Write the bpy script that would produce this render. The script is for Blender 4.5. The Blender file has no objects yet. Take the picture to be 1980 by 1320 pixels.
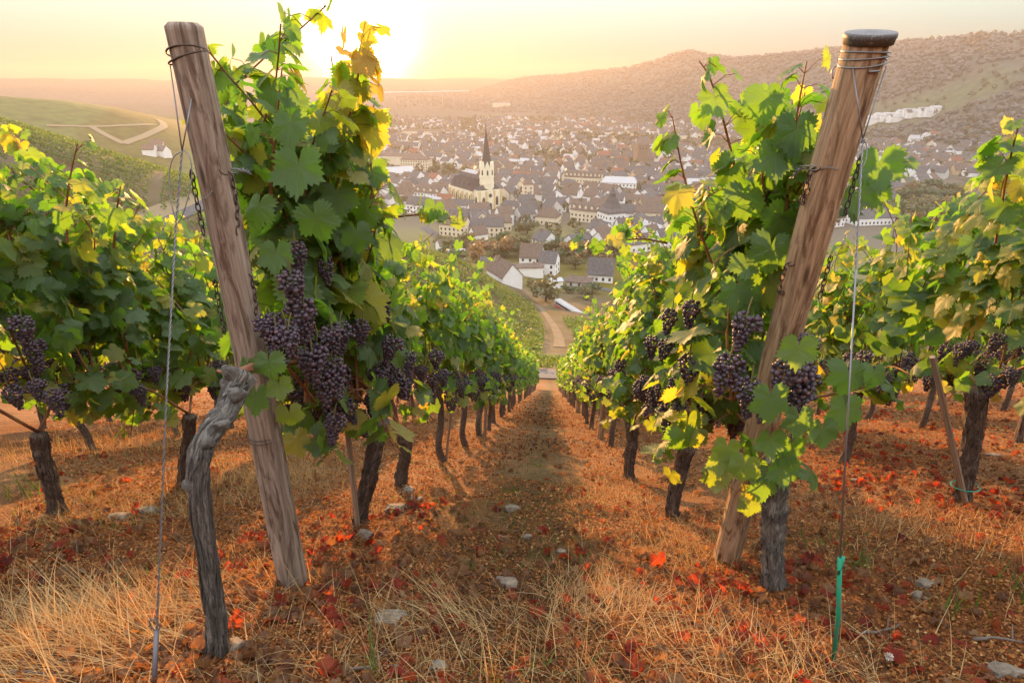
import bpy, math, random
import numpy as np
from mathutils import Vector, Matrix

C = bpy.context.scene
COL = C.collection
R = math.radians
PI = math.pi

# ---------------------------------------------------------------- camera
PITCH, YAW, FPX = R(24.23), R(4.2), 1100.0
cam_data = bpy.data.cameras.new('camera')
cam_data.sensor_width = 36.0
cam_data.lens = 20.0
cam_data.clip_start = 0.02
cam_data.clip_end = 60000.0
cam = bpy.data.objects.new('camera', cam_data)
COL.objects.link(cam)
cam.location = (0, 0, 0)
cam.rotation_euler = (R(90) - PITCH, 0, YAW)
C.camera = cam
C.render.resolution_x, C.render.resolution_y = 1024, 682
C.cycles.max_bounces = 7
C.cycles.diffuse_bounces = 3
C.cycles.glossy_bounces = 2
C.cycles.transmission_bounces = 4
C.cycles.transparent_max_bounces = 8
C.cycles.volume_bounces = 3
C.cycles.caustics_reflective = False
C.cycles.caustics_refractive = False
C.cycles.sample_clamp_indirect = 6.0
C.cycles.use_adaptive_sampling = True
C.cycles.adaptive_threshold = 0.02
C.cycles.use_denoising = True

# ---------------------------------------------------------------- sun and sky
SUN_EL, SUN_AZ = R(2.9), R(-17.4)           # azimuth from +Y, positive to +X
SUN_DIR = Vector((math.sin(SUN_AZ) * math.cos(SUN_EL), math.cos(SUN_AZ) * math.cos(SUN_EL), math.sin(SUN_EL)))
sun_data = bpy.data.lights.new('sun', 'SUN')
sun_data.energy = 5.0
sun_data.angle = R(0.6)
sun_data.color = (1.0, 0.50, 0.17)
sun = bpy.data.objects.new('sun', sun_data)
COL.objects.link(sun)
sun.rotation_euler = SUN_DIR.to_track_quat('Z', 'Y').to_euler()

world = bpy.data.worlds.new('World')
C.world = world
world.use_nodes = True
wn, wl = world.node_tree.nodes, world.node_tree.links
wn.clear()


def wnode(kind, **kw):
    n = wn.new(kind)
    for k, v in kw.items():
        setattr(n, k, v)
    return n


w_out = wnode('ShaderNodeOutputWorld')
w_bg = wnode('ShaderNodeBackground')
w_sky = wnode('ShaderNodeTexSky', sky_type='NISHITA', sun_disc=False, sun_elevation=SUN_EL, sun_rotation=SUN_AZ,
              altitude=200, air_density=1.0, dust_density=1.5, ozone_density=1.0)
w_geo = wnode('ShaderNodeTexCoord')
w_sep = wnode('ShaderNodeSeparateXYZ')
wl.new(w_geo.outputs['Generated'], w_sep.inputs[0])
# added gradient: dim near the horizon, blue grey overhead brightened to fill the foreground
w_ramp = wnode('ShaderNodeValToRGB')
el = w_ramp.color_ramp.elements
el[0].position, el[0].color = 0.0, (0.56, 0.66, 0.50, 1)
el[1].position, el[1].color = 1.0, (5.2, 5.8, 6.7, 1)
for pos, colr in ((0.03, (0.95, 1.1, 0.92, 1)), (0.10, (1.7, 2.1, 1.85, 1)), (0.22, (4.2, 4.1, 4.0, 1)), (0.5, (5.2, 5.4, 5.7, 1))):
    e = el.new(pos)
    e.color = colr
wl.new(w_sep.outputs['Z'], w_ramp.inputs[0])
# aureole round the sun
w_dot = wnode('ShaderNodeVectorMath', operation='DOT_PRODUCT')
w_dot.inputs[1].default_value = SUN_DIR
w_nrm = wnode('ShaderNodeVectorMath', operation='NORMALIZE')
wl.new(w_geo.outputs['Generated'], w_nrm.inputs[0])
wl.new(w_nrm.outputs[0], w_dot.inputs[0])


def lobe(power, colr, strength):
    p = wnode('ShaderNodeMath', operation='POWER')
    c = wnode('ShaderNodeMath', operation='MAXIMUM')
    c.inputs[1].default_value = 0.0
    wl.new(w_dot.outputs['Value'], c.inputs[0])
    wl.new(c.outputs[0], p.inputs[0])
    p.inputs[1].default_value = power
    m = wnode('ShaderNodeVectorMath', operation='SCALE')
    m.inputs[0].default_value = colr
    k = wnode('ShaderNodeMath', operation='MULTIPLY')
    k.inputs[1].default_value = strength
    wl.new(p.outputs[0], k.inputs[0])
    wl.new(k.outputs[0], m.inputs['Scale'])
    return m.outputs[0]


def wadd(a, b):
    n = wnode('ShaderNodeVectorMath', operation='ADD')
    wl.new(a, n.inputs[0])
    wl.new(b, n.inputs[1])
    return n.outputs[0]


w_tint = wnode('ShaderNodeVectorMath', operation='MULTIPLY')
w_tint.inputs[1].default_value = (0.024, 0.020, 0.028)
wl.new(w_sky.outputs[0], w_tint.inputs[0])
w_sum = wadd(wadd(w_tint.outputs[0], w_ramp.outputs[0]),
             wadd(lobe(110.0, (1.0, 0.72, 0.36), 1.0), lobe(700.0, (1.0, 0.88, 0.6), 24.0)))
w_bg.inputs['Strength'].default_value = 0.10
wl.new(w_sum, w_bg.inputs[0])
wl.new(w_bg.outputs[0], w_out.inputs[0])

C.view_settings.view_transform = 'Standard'
C.view_settings.look = 'None'
C.view_settings.gamma = 1.0
C.view_settings.use_curve_mapping = False
C.view_settings.exposure = 2.22

# ---------------------------------------------------------------- helpers
RNG = np.random.default_rng(7)
RND = random.Random(7)
CF = np.array([-math.sin(YAW) * math.cos(PITCH), math.cos(YAW) * math.cos(PITCH), -math.sin(PITCH)])
CR = np.array([math.cos(YAW), math.sin(YAW), 0.0])
CU = np.cross(CR, CF)


def ray(u, v):
    """Unit direction from the viewpoint through photograph pixel (u, v) of 1980 x 1320."""
    d = CF + CR * ((u - 990) / FPX) - CU * ((v - 660) / FPX)
    return d / np.linalg.norm(d)


def elev(u, v):
    return math.asin(ray(u, v)[2])


def azim(u, v):
    d = ray(u, v)
    return math.atan2(d[0], d[1])


def sstep(x, a, b):
    t = np.clip((np.asarray(x, float) - a) / (b - a), 0, 1)
    return t * t * (3 - 2 * t)


def hash2(i, j, k=0):
    n = np.sin(i * 127.1 + j * 311.7 + k * 74.7) * 43758.5453
    return n - np.floor(n)


def vnoise(x, y, k=0):
    x = np.asarray(x, float); y = np.asarray(y, float)
    i, j = np.floor(x), np.floor(y)
    f, g = x - i, y - j
    f = f * f * (3 - 2 * f); g = g * g * (3 - 2 * g)
    return ((hash2(i, j, k) * (1 - f) + hash2(i + 1, j, k) * f) * (1 - g)
            + (hash2(i, j + 1, k) * (1 - f) + hash2(i + 1, j + 1, k) * f) * g) * 2 - 1


def fnoise(x, y, k=0, oct=3):
    s, a = 0, 1.0
    for o in range(oct):
        s = s + a * vnoise(np.asarray(x) * 2 ** o, np.asarray(y) * 2 ** o, k + o)
        a *= 0.5
    return s


def tag(o, label=None, cat=None, group=None, kind=None):
    if label: o['label'] = label
    if cat: o['category'] = cat
    if group: o['group'] = group
    if kind: o['kind'] = kind
    return o


def empty(name, loc, rz=0.0):
    o = bpy.data.objects.new(name, None)
    o.empty_display_size = 0.2
    COL.objects.link(o)
    o.location = loc
    o.rotation_euler = (0, 0, rz)
    return o


def link(name, mesh, parent=None):
    o = bpy.data.objects.new(name, mesh)
    COL.objects.link(o)
    if parent is not None:
        o.parent = parent
    return o


def npmesh(name, verts, faces, mats, smooth=True, uv=None, rnd=None, col=None, mat_idx=None):
    """faces: list of (m, k) int arrays, one per polygon size. uv / rnd / col are per vertex."""
    verts = np.asarray(verts, np.float32)
    faces = [np.asarray(f, np.int32) for f in (faces if isinstance(faces, list) else [faces]) if len(f)]
    me = bpy.data.meshes.new(name)
    me.vertices.add(len(verts))
    me.vertices.foreach_set('co', verts.ravel())
    loops = np.concatenate([f.ravel() for f in faces])
    tot = np.concatenate([np.full(len(f), f.shape[1], np.int32) for f in faces])
    start = np.concatenate([[0], np.cumsum(tot)[:-1]]).astype(np.int32)
    me.loops.add(len(loops))
    me.loops.foreach_set('vertex_index', loops)
    me.polygons.add(len(tot))
    me.polygons.foreach_set('loop_start', start)
    me.polygons.foreach_set('loop_total', tot)
    me.polygons.foreach_set('use_smooth', np.full(len(tot), bool(smooth)))
    for m in (mats if isinstance(mats, (list, tuple)) else [mats]):
        me.materials.append(m)
    if mat_idx is not None:
        me.polygons.foreach_set('material_index', np.asarray(mat_idx, np.int32))
    if uv is not None:
        l = me.uv_layers.new(name='UVMap')
        l.data.foreach_set('uv', np.asarray(uv, np.float32)[loops].ravel())
    if rnd is not None:
        a = me.attributes.new('rnd', 'FLOAT', 'POINT')
        a.data.foreach_set('value', np.asarray(rnd, np.float32))
    if col is not None:
        a = me.attributes.new('col', 'FLOAT_COLOR', 'POINT')
        c = np.ones((len(verts), 4), np.float32)
        c[:, :3] = col
        a.data.foreach_set('color', c.ravel())
    me.update()
    me.validate()
    return me


class MB:
    """Collects plain geometry and links it as ONE mesh object."""

    def __init__(self):
        self.v, self.f, self.m, self.n, self.uv = [], {}, {}, 0, []

    def add(self, verts, faces, mi=0, uv=None):
        verts = np.asarray(verts, float).reshape(-1, 3)
        for f in faces:
            self.f.setdefault(len(f), []).append([i + self.n for i in f])
            self.m.setdefault(len(f), []).append(mi)
        self.v.append(verts)
        self.uv.append(np.zeros((len(verts), 2)) if uv is None else np.asarray(uv, float))
        self.n += len(verts)
        return self

    def box(self, c, s, rz=0.0, mi=0):
        hx, hy, hz = s[0] / 2, s[1] / 2, s[2] / 2
        p = np.array([[x, y, z] for z in (-hz, hz) for (x, y) in ((-hx, -hy), (hx, -hy), (hx, hy), (-hx, hy))])
        ca, sa = math.cos(rz), math.sin(rz)
        p = np.stack([p[:, 0] * ca - p[:, 1] * sa, p[:, 0] * sa + p[:, 1] * ca, p[:, 2]], 1) + np.asarray(c, float)
        return self.add(p, [(3, 2, 1, 0), (4, 5, 6, 7), (0, 1, 5, 4), (1, 2, 6, 5), (2, 3, 7, 6), (3, 0, 4, 7)], mi)

    def tube(self, pts, rad, n=8, mi=0, caps=True, wob=None, closed=False):
        pts = np.asarray(pts, float)
        k = len(pts)
        rad = np.full(k, rad, float) if np.isscalar(rad) else np.asarray(rad, float)
        if closed:
            tan = np.roll(pts, -1, 0) - np.roll(pts, 1, 0)
        else:
            tan = np.gradient(pts, axis=0)
        tan /= np.linalg.norm(tan, axis=1)[:, None] + 1e-12
        ref = np.array([0.0, 0, 1]) if abs(tan[0][2]) < 0.9 else np.array([1.0, 0, 0])
        a = np.cross(tan[0], ref); a /= np.linalg.norm(a)
        vs, uvs = [], []
        L = 0.0
        for i in range(k):
            a = a - tan[i] * np.dot(a, tan[i]); a /= np.linalg.norm(a) + 1e-12
            b = np.cross(tan[i], a)
            if i: L += np.linalg.norm(pts[i] - pts[i - 1])
            th = np.arange(n) / n * 2 * PI
            r = rad[i] * (np.ones(n) if wob is None else wob(th, L, i))
            vs.append(pts[i] + np.outer(np.cos(th) * r, a) + np.outer(np.sin(th) * r, b))
            uvs.append(np.stack([th / (2 * PI), np.full(n, L)], 1))
        fs = []
        m = k if closed else k - 1
        for i in range(m):
            i2 = (i + 1) % k
            for j in range(n):
                j2 = (j + 1) % n
                fs.append((i * n + j, i * n + j2, i2 * n + j2, i2 * n + j))
        if caps and not closed:
            fs.append(tuple(range(n - 1, -1, -1)))
            fs.append(tuple((k - 1) * n + j for j in range(n)))
        return self.add(np.concatenate(vs), fs, mi, np.concatenate(uvs))

    def mesh(self, name, mats, smooth=True):
        sizes = sorted(self.f)
        return npmesh(name, np.concatenate(self.v), [np.array(self.f[s]) for s in sizes], mats, smooth,
                      uv=np.concatenate(self.uv), mat_idx=np.concatenate([self.m[s] for s in sizes]))

    def build(self, name, mats, parent=None, smooth=True):
        return link(name, self.mesh(name, mats, smooth), parent)


def mat(name, base=(0.5, 0.5, 0.5), rough=0.8, metal=0.0, spec=0.3):
    m = bpy.data.materials.new(name)
    m.use_nodes = True
    b = m.node_tree.nodes['Principled BSDF']
    b.inputs['Base Color'].default_value = (*base, 1)
    b.inputs['Roughness'].default_value = rough
    b.inputs['Metallic'].default_value = metal
    b.inputs['Specular IOR Level'].default_value = spec
    return m


class NT:
    """Small node-tree writer."""

    def __init__(self, m):
        self.m, self.t = m, m.node_tree
        self.bsdf = self.t.nodes.get('Principled BSDF')
        self.out = self.t.nodes.get('Material Output')

    def n(self, kind, ins=None, **kw):
        nd = self.t.nodes.new(kind)
        for k, v in kw.items():
            setattr(nd, k, v)
        for k, v in (ins or {}).items():
            self.set(nd.inputs[k], v)
        return nd

    def set(self, sock, v):
        if isinstance(v, bpy.types.NodeSocket):
            self.t.links.new(v, sock)
        else:
            if isinstance(v, (tuple, list)) and len(v) == 3 and sock.type == 'RGBA':
                v = (*v, 1)
            sock.default_value = v

    def coord(self, which='Object'):
        return self.n('ShaderNodeTexCoord').outputs[which]

    def attr(self, name, out='Fac'):
        return self.n('ShaderNodeAttribute', attribute_name=name).outputs[out]

    def mapping(self, vec, scale=(1, 1, 1), loc=(0, 0, 0)):
        return self.n('ShaderNodeMapping', {'Vector': vec, 'Scale': scale, 'Location': loc}).outputs[0]

    def noise(self, vec, scale, detail=4.0, rough=0.6, dist=0.0, out='Fac'):
        return self.n('ShaderNodeTexNoise', {'Vector': vec, 'Scale': scale, 'Detail': detail, 'Roughness': rough,
                                             'Distortion': dist}).outputs[out]

    def vor(self, vec, scale, feature='F1', out='Distance'):
        return self.n('ShaderNodeTexVoronoi', {'Vector': vec, 'Scale': scale}, feature=feature).outputs[out]

    def ramp(self, fac, stops):
        nd = self.n('ShaderNodeValToRGB', {'Fac': fac})
        e = nd.color_ramp.elements
        while len(e) < len(stops):
            e.new(0.5)
        for i, (p, c) in enumerate(stops):
            e[i].position = p
            e[i].color = (*c, 1) if len(c) == 3 else c
        return nd.outputs[0]

    def math(self, op, a, b=0.0, c=0.0, clamp=False):
        return self.n('ShaderNodeMath', {0: a, 1: b, 2: c}, operation=op, use_clamp=clamp).outputs[0]

    def mix(self, fac, a, b, blend='MIX'):
        nd = self.n('ShaderNodeMix', data_type='RGBA', blend_type=blend)
        self.set(nd.inputs[0], fac)
        self.set(nd.inputs[6], a)
        self.set(nd.inputs[7], b)
        return nd.outputs[2]

    def mapr(self, v, a, b, c, d):
        return self.n('ShaderNodeMapRange', {0: v, 1: a, 2: b, 3: c, 4: d}).outputs[0]

    def bump(self, h, strength=0.5, dist=0.01):
        nd = self.n('ShaderNodeBump', {'Height': h, 'Strength': strength, 'Distance': dist})
        self.set(self.bsdf.inputs['Normal'], nd.outputs[0])
        return nd.outputs[0]

    def base(self, v):
        self.set(self.bsdf.inputs['Base Color'], v)

    def inp(self, k, v):
        self.set(self.bsdf.inputs[k], v)

# ---------------------------------------------------------------- terrain
FLOOR = -85.0
_py = np.array([-400, -60, -40, 37, 39.5, 45.5, 60, 85, 110, 150, 200, 236, 275, 400, 30000], float)
_pz = np.array([28, 22, 20.28, -20.53, -21.35, -23.0, -31.0, -41.2, -50.0, -61.5, -74.5, -81.5, FLOOR, FLOOR, FLOOR], float)
_yy = np.arange(-400, 460, 0.5)
_zz = np.interp(_yy, _py, _pz)
_k = np.exp(-0.5 * (np.arange(-24, 25) / 8.0) ** 2); _k /= _k.sum()
_zs = np.convolve(np.pad(_zz, 24, mode='edge'), _k, mode='valid')
_w = sstep(_yy, 46, 58) + (1 - sstep(_yy, -46, -36))
_zz = _zz * (1 - np.clip(_w, 0, 1)) + _zs * np.clip(_w, 0, 1)

_RU = np.array([760, 900, 1000, 1100, 1200, 1260, 1300, 1332, 1370, 1420, 1500, 1600, 1700, 1800, 1900, 1980, 2200.0])
_RV = np.array([152, 151, 150, 143, 133, 121, 106, 98, 106, 113, 108, 98, 87, 78, 70, 69, 66.0])
_RD = np.array([2900, 2800, 2700, 2500, 2250, 2100, 2000, 1950, 1930, 1900, 1820, 1730, 1650, 1580, 1510, 1460, 1400.0])
_RF = np.array([180, 196, 212, 222, 228, 232, 234, 236, 238, 240, 243, 247, 252, 262, 285, 300, 310.0])
_RA = np.array([azim(u, v) for u, v in zip(_RU, _RV)])
_RE = np.array([elev(u, v) for u, v in zip(_RU, _RV)])
_FD = np.minimum(np.array([FLOOR / math.tan(elev(u, v)) for u, v in zip(_RU, _RF)]), 0.7 * _RD)


def terrain(x, y):
    x = np.asarray(x, float); y = np.asarray(y, float)
    r = np.hypot(x, y); az = np.arctan2(x, y)
    z = np.interp(y, _yy, _zz)
    fade = 1 - sstep(y, 215, 330)
    lat = np.clip(-x - 7, 0, 190)
    z = z + 0.335 * lat ** 0.98 * sstep(y, 12, 80) * fade
    z = z + 8.0 * np.exp(-((y - 172) / 40.0) ** 2) * sstep(-x, 4, 34) * fade
    z = z - 13.0 * np.exp(-((y - 112) / 34.0) ** 2) * sstep(-x, 24, 70) * fade
    z = z - 0.16 * np.maximum(x - 9, 0) * sstep(y, 20, 90) * fade
    z = z + 0.14 * np.clip(x - 0.85, 0, 11) * (1 - sstep(y, 30, 60))
    hill = y < 330
    z = np.where(hill, np.maximum(z, FLOOR) + np.exp(-np.abs(z - FLOOR) / 3.0) * 1.2, z)
    # valley floor and the hills round it
    far = np.full_like(z, FLOOR) + 1.5 * fnoise(x / 260, y / 260, 3, 2) * sstep(r, 300, 500)
    mh = np.interp(az, np.radians([-120, -47, -44, -40, -37, -34, -31.5, -28.5]), [80, 77, 74, 66, 56, 40, 22, 0])
    bell = sstep(r, 560, 930) * (1 - 0.8 * sstep(r, 1000, 1900))
    far = far + mh * bell * (1 + 0.06 * fnoise(x / 180, y / 180, 5, 2))
    # layered blue hills far off
    for d0, d1, e0, amp, k in ((1900, 2350, -1.15, 0.30, 11), (2350, 2800, -0.35, 0.28, 12), (2800, 3350, 0.55, 0.20, 13)):
        top = np.tan(np.radians(e0 + amp * fnoise(az * 7, az * 0 + k, k, 4))) * d1
        fadein = 1 - sstep(az, R(-13), R(-1)) if d1 < 3000 else 1.0
        far = np.maximum(far, FLOOR + (top - FLOOR) * sstep(r, d0, d1) * fadein * (1 - 0.3 * sstep(r, d1, d1 * 1.3)))
    # long wooded ridge on the right
    ra = np.interp(az, _RA, _RE); rd = np.interp(az, _RA, _RD); fd = np.interp(az, _RA, _FD)
    t = np.clip((r - fd) / (rd - fd), 0, 1)
    prof = 0.30 * sstep(t, 0, 0.45) + 0.70 * sstep(t, 0.25, 1.0) ** 0.9
    up = (np.tan(ra) * rd - FLOOR) * prof
    up = up * (1 - 0.4 * sstep(r, rd, rd * 1.6)) * sstep(az, R(-14), R(-2))
    up = up * (1 + 0.05 * fnoise(x / 240, y / 240, 21, 3) * np.sin(PI * t))
    up = up + 4.0 * fnoise(x / 60, y / 60, 31, 3) * sstep(t, 0.05, 0.3) * (1 - sstep(t, 0.75, 0.98))
    far = np.maximum(far, FLOOR + up)
    return np.maximum(far, z)


def gz(x, y):
    return float(terrain(np.array([x]), np.array([y]))[0])


def hit(u, v, lo=0.3, hi=9000.0):
    """Where the line of sight through a pixel meets the terrain."""
    d = ray(u, v)
    t = np.geomspace(lo, hi, 6000)
    p = d[None, :] * t[:, None]
    below = p[:, 2] < terrain(p[:, 0], p[:, 1])
    i = int(np.argmax(below)) if below.any() else len(t) - 1
    return Vector(p[i])

# ---------------------------------------------------------------- ground sheet
FIELD = np.array([0.100, 0.125, 0.035])
WOOD = np.array([0.115, 0.102, 0.082])
MEADOW = np.array([0.150, 0.130, 0.050])
SOIL = np.array([0.215, 0.105, 0.046])


def land_colour(x, y, z):
    r = np.hypot(x, y); az = np.arctan2(x, y)
    n = fnoise(x / 90, y / 90, 41, 3)
    c = np.empty(x.shape + (3,))
    c[:] = MEADOW
    c += 0.03 * n[..., None]
    town = sstep(r, 355, 395)[..., None]
    c = c * (1 - town) + town * (np.array([0.120, 0.098, 0.066]) + 0.018 * n[..., None])
    # wooded and cultivated hillsides
    slope_right = sstep(az, R(-15), R(-8)) * sstep((r - np.interp(az, _RA, _FD)), -30, 160)
    wood = np.clip(slope_right, 0, 1)[..., None]
    hillc = WOOD + (sstep(fnoise(x / 170, y / 110, 51, 3), -0.1, 0.6) * 0.12)[..., None] * (FIELD * 0.7 - WOOD)
    c = c * (1 - wood) + wood * hillc
    fu = (sstep(az, R(24.5), R(26.5)) * (1 - sstep(az, R(33.5), R(35.5))) * sstep(r, 1212, 1240) * (1 - sstep(r, 1302, 1328)))
    fld = np.array([0.112, 0.120, 0.058])
    c = c * (1 - fu[..., None]) + fu[..., None] * fld
    lf = (1 - sstep(az, R(-31), R(-27))) * sstep(r, 540, 620) * (1 - sstep(r, 1900, 2100))
    strips = 0.5 + 0.5 * np.sign(np.sin((x * 0.75 + y * 0.25) / 26 + 0.8 * np.sin(y / 120)))
    lc = FIELD * (0.55 + 0.35 * strips[..., None]) + np.array([0.03, 0.015, 0.0]) * (1 - strips[..., None])
    c = c * (1 - lf[..., None]) + lf[..., None] * lc
    far = sstep(r, 2100, 2600)[..., None]
    c = c * (1 - far) + far * WOOD
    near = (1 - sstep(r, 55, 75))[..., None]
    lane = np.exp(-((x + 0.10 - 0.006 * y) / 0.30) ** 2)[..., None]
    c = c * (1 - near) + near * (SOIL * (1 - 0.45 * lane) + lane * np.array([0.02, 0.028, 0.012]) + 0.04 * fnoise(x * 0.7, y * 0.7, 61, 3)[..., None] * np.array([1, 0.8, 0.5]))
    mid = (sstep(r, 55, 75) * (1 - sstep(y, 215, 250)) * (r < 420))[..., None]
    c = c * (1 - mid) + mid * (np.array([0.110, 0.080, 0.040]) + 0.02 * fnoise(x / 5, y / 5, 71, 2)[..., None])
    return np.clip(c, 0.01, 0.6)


def ground_material():
    m = mat('earth_and_dry_grass', rough=0.95, spec=0.1)
    t = NT(m)
    pos = t.n('ShaderNodeNewGeometry').outputs['Position']
    base = t.attr('col', 'Color')
    dist = t.n('ShaderNodeVectorMath', {0: pos}, operation='LENGTH').outputs['Value']
    fine = t.noise(pos, 26.0, 6, 0.7)
    mid = t.noise(pos, 3.2, 5, 0.65)
    clump = t.vor(pos, 0.085)
    litter = t.ramp(t.noise(pos, 60.0, 3, 0.8), [(0.36, (0.35, 0.30, 0.26)), (0.55, (1.0, 1.0, 1.0)), (0.72, (1.9, 1.6, 1.25))])
    near = t.mapr(dist, 14.0, 45.0, 1.0, 0.0)
    c1 = t.mix(t.math('MULTIPLY', near, 0.85), base, litter, 'MULTIPLY')
    warm = t.ramp(mid, [(0.3, (0.62, 0.55, 0.5)), (0.5, (1, 1, 1)), (0.72, (1.35, 1.12, 0.85))])
    c2 = t.mix(t.math('MULTIPLY', near, 0.8), c1, warm, 'MULTIPLY')
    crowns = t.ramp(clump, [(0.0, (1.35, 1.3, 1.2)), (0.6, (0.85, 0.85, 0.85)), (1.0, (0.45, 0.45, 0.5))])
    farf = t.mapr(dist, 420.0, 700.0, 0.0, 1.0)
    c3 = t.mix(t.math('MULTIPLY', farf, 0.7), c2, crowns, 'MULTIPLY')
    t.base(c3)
    h = t.math('ADD', t.math('MULTIPLY', fine, near), t.math('MULTIPLY', t.noise(pos, 90.0, 3), t.math('MULTIPLY', near, 0.5)))
    t.bump(h, 0.9, 0.025)
    return m


def build_ground():
    th = np.concatenate([np.radians(np.arange(-60, 62, 0.28)), np.radians(np.arange(62, 300, 4.0))])
    rr = np.concatenate([[0.0], np.geomspace(0.25, 3700, 290)])
    T, RR = np.meshgrid(th, rr)
    X, Y = RR * np.sin(T), RR * np.cos(T)
    Z = terrain(X, Y)
    nearw = 1 - sstep(RR, 8, 22)
    Z = Z + nearw * (0.035 * fnoise(X * 2.2, Y * 2.2, 81, 3) + 0.016 * vnoise(X * 11, Y * 11, 82))
    cols = land_colour(X, Y, Z).reshape(-1, 3)
    nr, nt = X.shape
    i = np.arange(nr - 1)[:, None] * nt + np.arange(nt)[None, :]
    j = np.arange(nr - 1)[:, None] * nt + (np.arange(nt)[None, :] + 1) % nt
    quads = np.stack([i, i + nt, j + nt, j], -1).reshape(-1, 4)
    me = npmesh('ground', np.stack([X, Y, Z], -1).reshape(-1, 3), quads[:, ::-1], ground_material(), col=cols)
    o = link('ground', me)
    tag(o, 'sloping earth, valley floor and far hills under the vineyard and town', 'ground', kind='structure')


def ground_bump(x, y):
    """Height of the near ground including its lumps."""
    x = np.asarray(x, float); y = np.asarray(y, float)
    r = np.hypot(x, y)
    w = 1 - sstep(r, 8, 22)
    return terrain(x, y) + w * (0.035 * fnoise(x * 2.2, y * 2.2, 81, 3) + 0.016 * vnoise(x * 11, y * 11, 82))


build_ground()

# ---------------------------------------------------------------- vine materials
def leaf_material(name, stops, trans, tfac=0.53, detail=True):
    m = mat(name, rough=0.5, spec=0.35)
    t = NT(m)
    rnd = t.attr('rnd')
    front = t.ramp(rnd, stops)
    geo = t.n('ShaderNodeNewGeometry')
    back = t.mix(0.5, front, (0.20, 0.25, 0.15))
    colr = t.mix(geo.outputs['Backfacing'], front, back)
    tcol = t.ramp(rnd, trans)
    if detail:
        uv = t.n('ShaderNodeUVMap', uv_map='UVMap').outputs[0]
        sep = t.n('ShaderNodeSeparateXYZ', {0: uv})
        x = t.math('ABSOLUTE', t.math('SUBTRACT', sep.outputs[0], 0.5))
        y = t.math('SUBTRACT', sep.outputs[1], 0.5)
        vein = None
        for a, w in ((0, 0.011), (54, 0.010), (112, 0.008)):
            ca, sa = math.cos(R(a)), math.sin(R(a))
            off = t.math('ABSOLUTE', t.math('SUBTRACT', t.math('MULTIPLY', x, ca), t.math('MULTIPLY', y, sa)))
            along = t.math('ADD', t.math('MULTIPLY', x, sa), t.math('MULTIPLY', y, ca))
            ln = t.math('MULTIPLY', t.mapr(off, w * 0.35, w, 1.0, 0.0), t.math('GREATER_THAN', along, 0.0))
            # side veins branching off this rib
            comb = t.math('FRACT', t.math('SUBTRACT', t.math('MULTIPLY', along, 11.0), t.math('MULTIPLY', off, 9.0)))
            side = t.math('MULTIPLY', t.mapr(t.math('ABSOLUTE', t.math('SUBTRACT', comb, 0.5)), 0.03, 0.10, 0.45, 0.0),
                          t.mapr(off, 0.0, 0.16, 1.0, 0.0))
            side = t.math('MULTIPLY', side, t.math('GREATER_THAN', along, 0.02))
            ln = t.math('MAXIMUM', ln, side)
            vein = ln if vein is None else t.math('MAXIMUM', vein, ln)
        colr = t.mix(t.math('MULTIPLY', vein, 0.45), colr, (0.24, 0.27, 0.11))
        tcol = t.mix(t.math('MULTIPLY', vein, 0.35), tcol, (0.16, 0.15, 0.02))
        pos = t.coord('Object')
        blot = t.noise(pos, 38.0, 4, 0.65)
        colr = t.mix(t.mapr(blot, 0.35, 0.75, 0.0, 0.40), colr, (0.10, 0.125, 0.045))
        edge = t.n('ShaderNodeVectorMath', {0: t.n('ShaderNodeVectorMath', {0: uv, 1: (0.5, 0.5, 0.5)}, operation='SUBTRACT').outputs[0]}, operation='LENGTH').outputs['Value']
        rim = t.math('MULTIPLY', t.mapr(t.math('ADD', edge, t.math('MULTIPLY', blot, 0.14)), 0.43, 0.52, 0.0, 1.0), t.mapr(rnd, 0.42, 0.8, 0.0, 0.75))
        colr = t.mix(rim, colr, (0.30, 0.26, 0.05))
        tcol = t.mix(rim, tcol, (0.85, 0.62, 0.04))
        spots = t.mapr(t.noise(pos, 95.0, 2, 0.5), 0.70, 0.76, 0.0, 0.7)
        colr = t.mix(spots, colr, (0.14, 0.075, 0.03))
        hh = t.math('ADD', t.math('MULTIPLY', vein, -0.7), t.noise(pos, 60.0, 3, 0.6))
        t.bump(hh, 0.55, 0.004)
    t.base(colr)
    tr = t.n('ShaderNodeBsdfTranslucent', {'Color': tcol})
    mx = t.n('ShaderNodeMixShader', {0: tfac})
    t.t.links.new(t.bsdf.outputs[0], mx.inputs[1])
    t.t.links.new(tr.outputs[0], mx.inputs[2])
    t.t.links.new(mx.outputs[0], t.out.inputs[0])
    return m


_GREEN = [(0.0, (0.055, 0.098, 0.042)), (0.45, (0.088, 0.142, 0.048)), (0.75, (0.140, 0.185, 0.048)), (0.90, (0.23, 0.24, 0.05)),
          (0.97, (0.30, 0.22, 0.05)), (1.0, (0.27, 0.13, 0.05))]
_THRU = [(0.0, (0.18, 0.38, 0.02)), (0.45, (0.28, 0.52, 0.02)), (0.75, (0.45, 0.64, 0.025)), (0.92, (0.70, 0.70, 0.03)), (1.0, (0.60, 0.26, 0.04))]
M_LEAF = leaf_material('vine_leaf', _GREEN, _THRU)
M_LEAF_FAR = leaf_material('vine_leaf_far', _GREEN, _THRU, detail=False)


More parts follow.
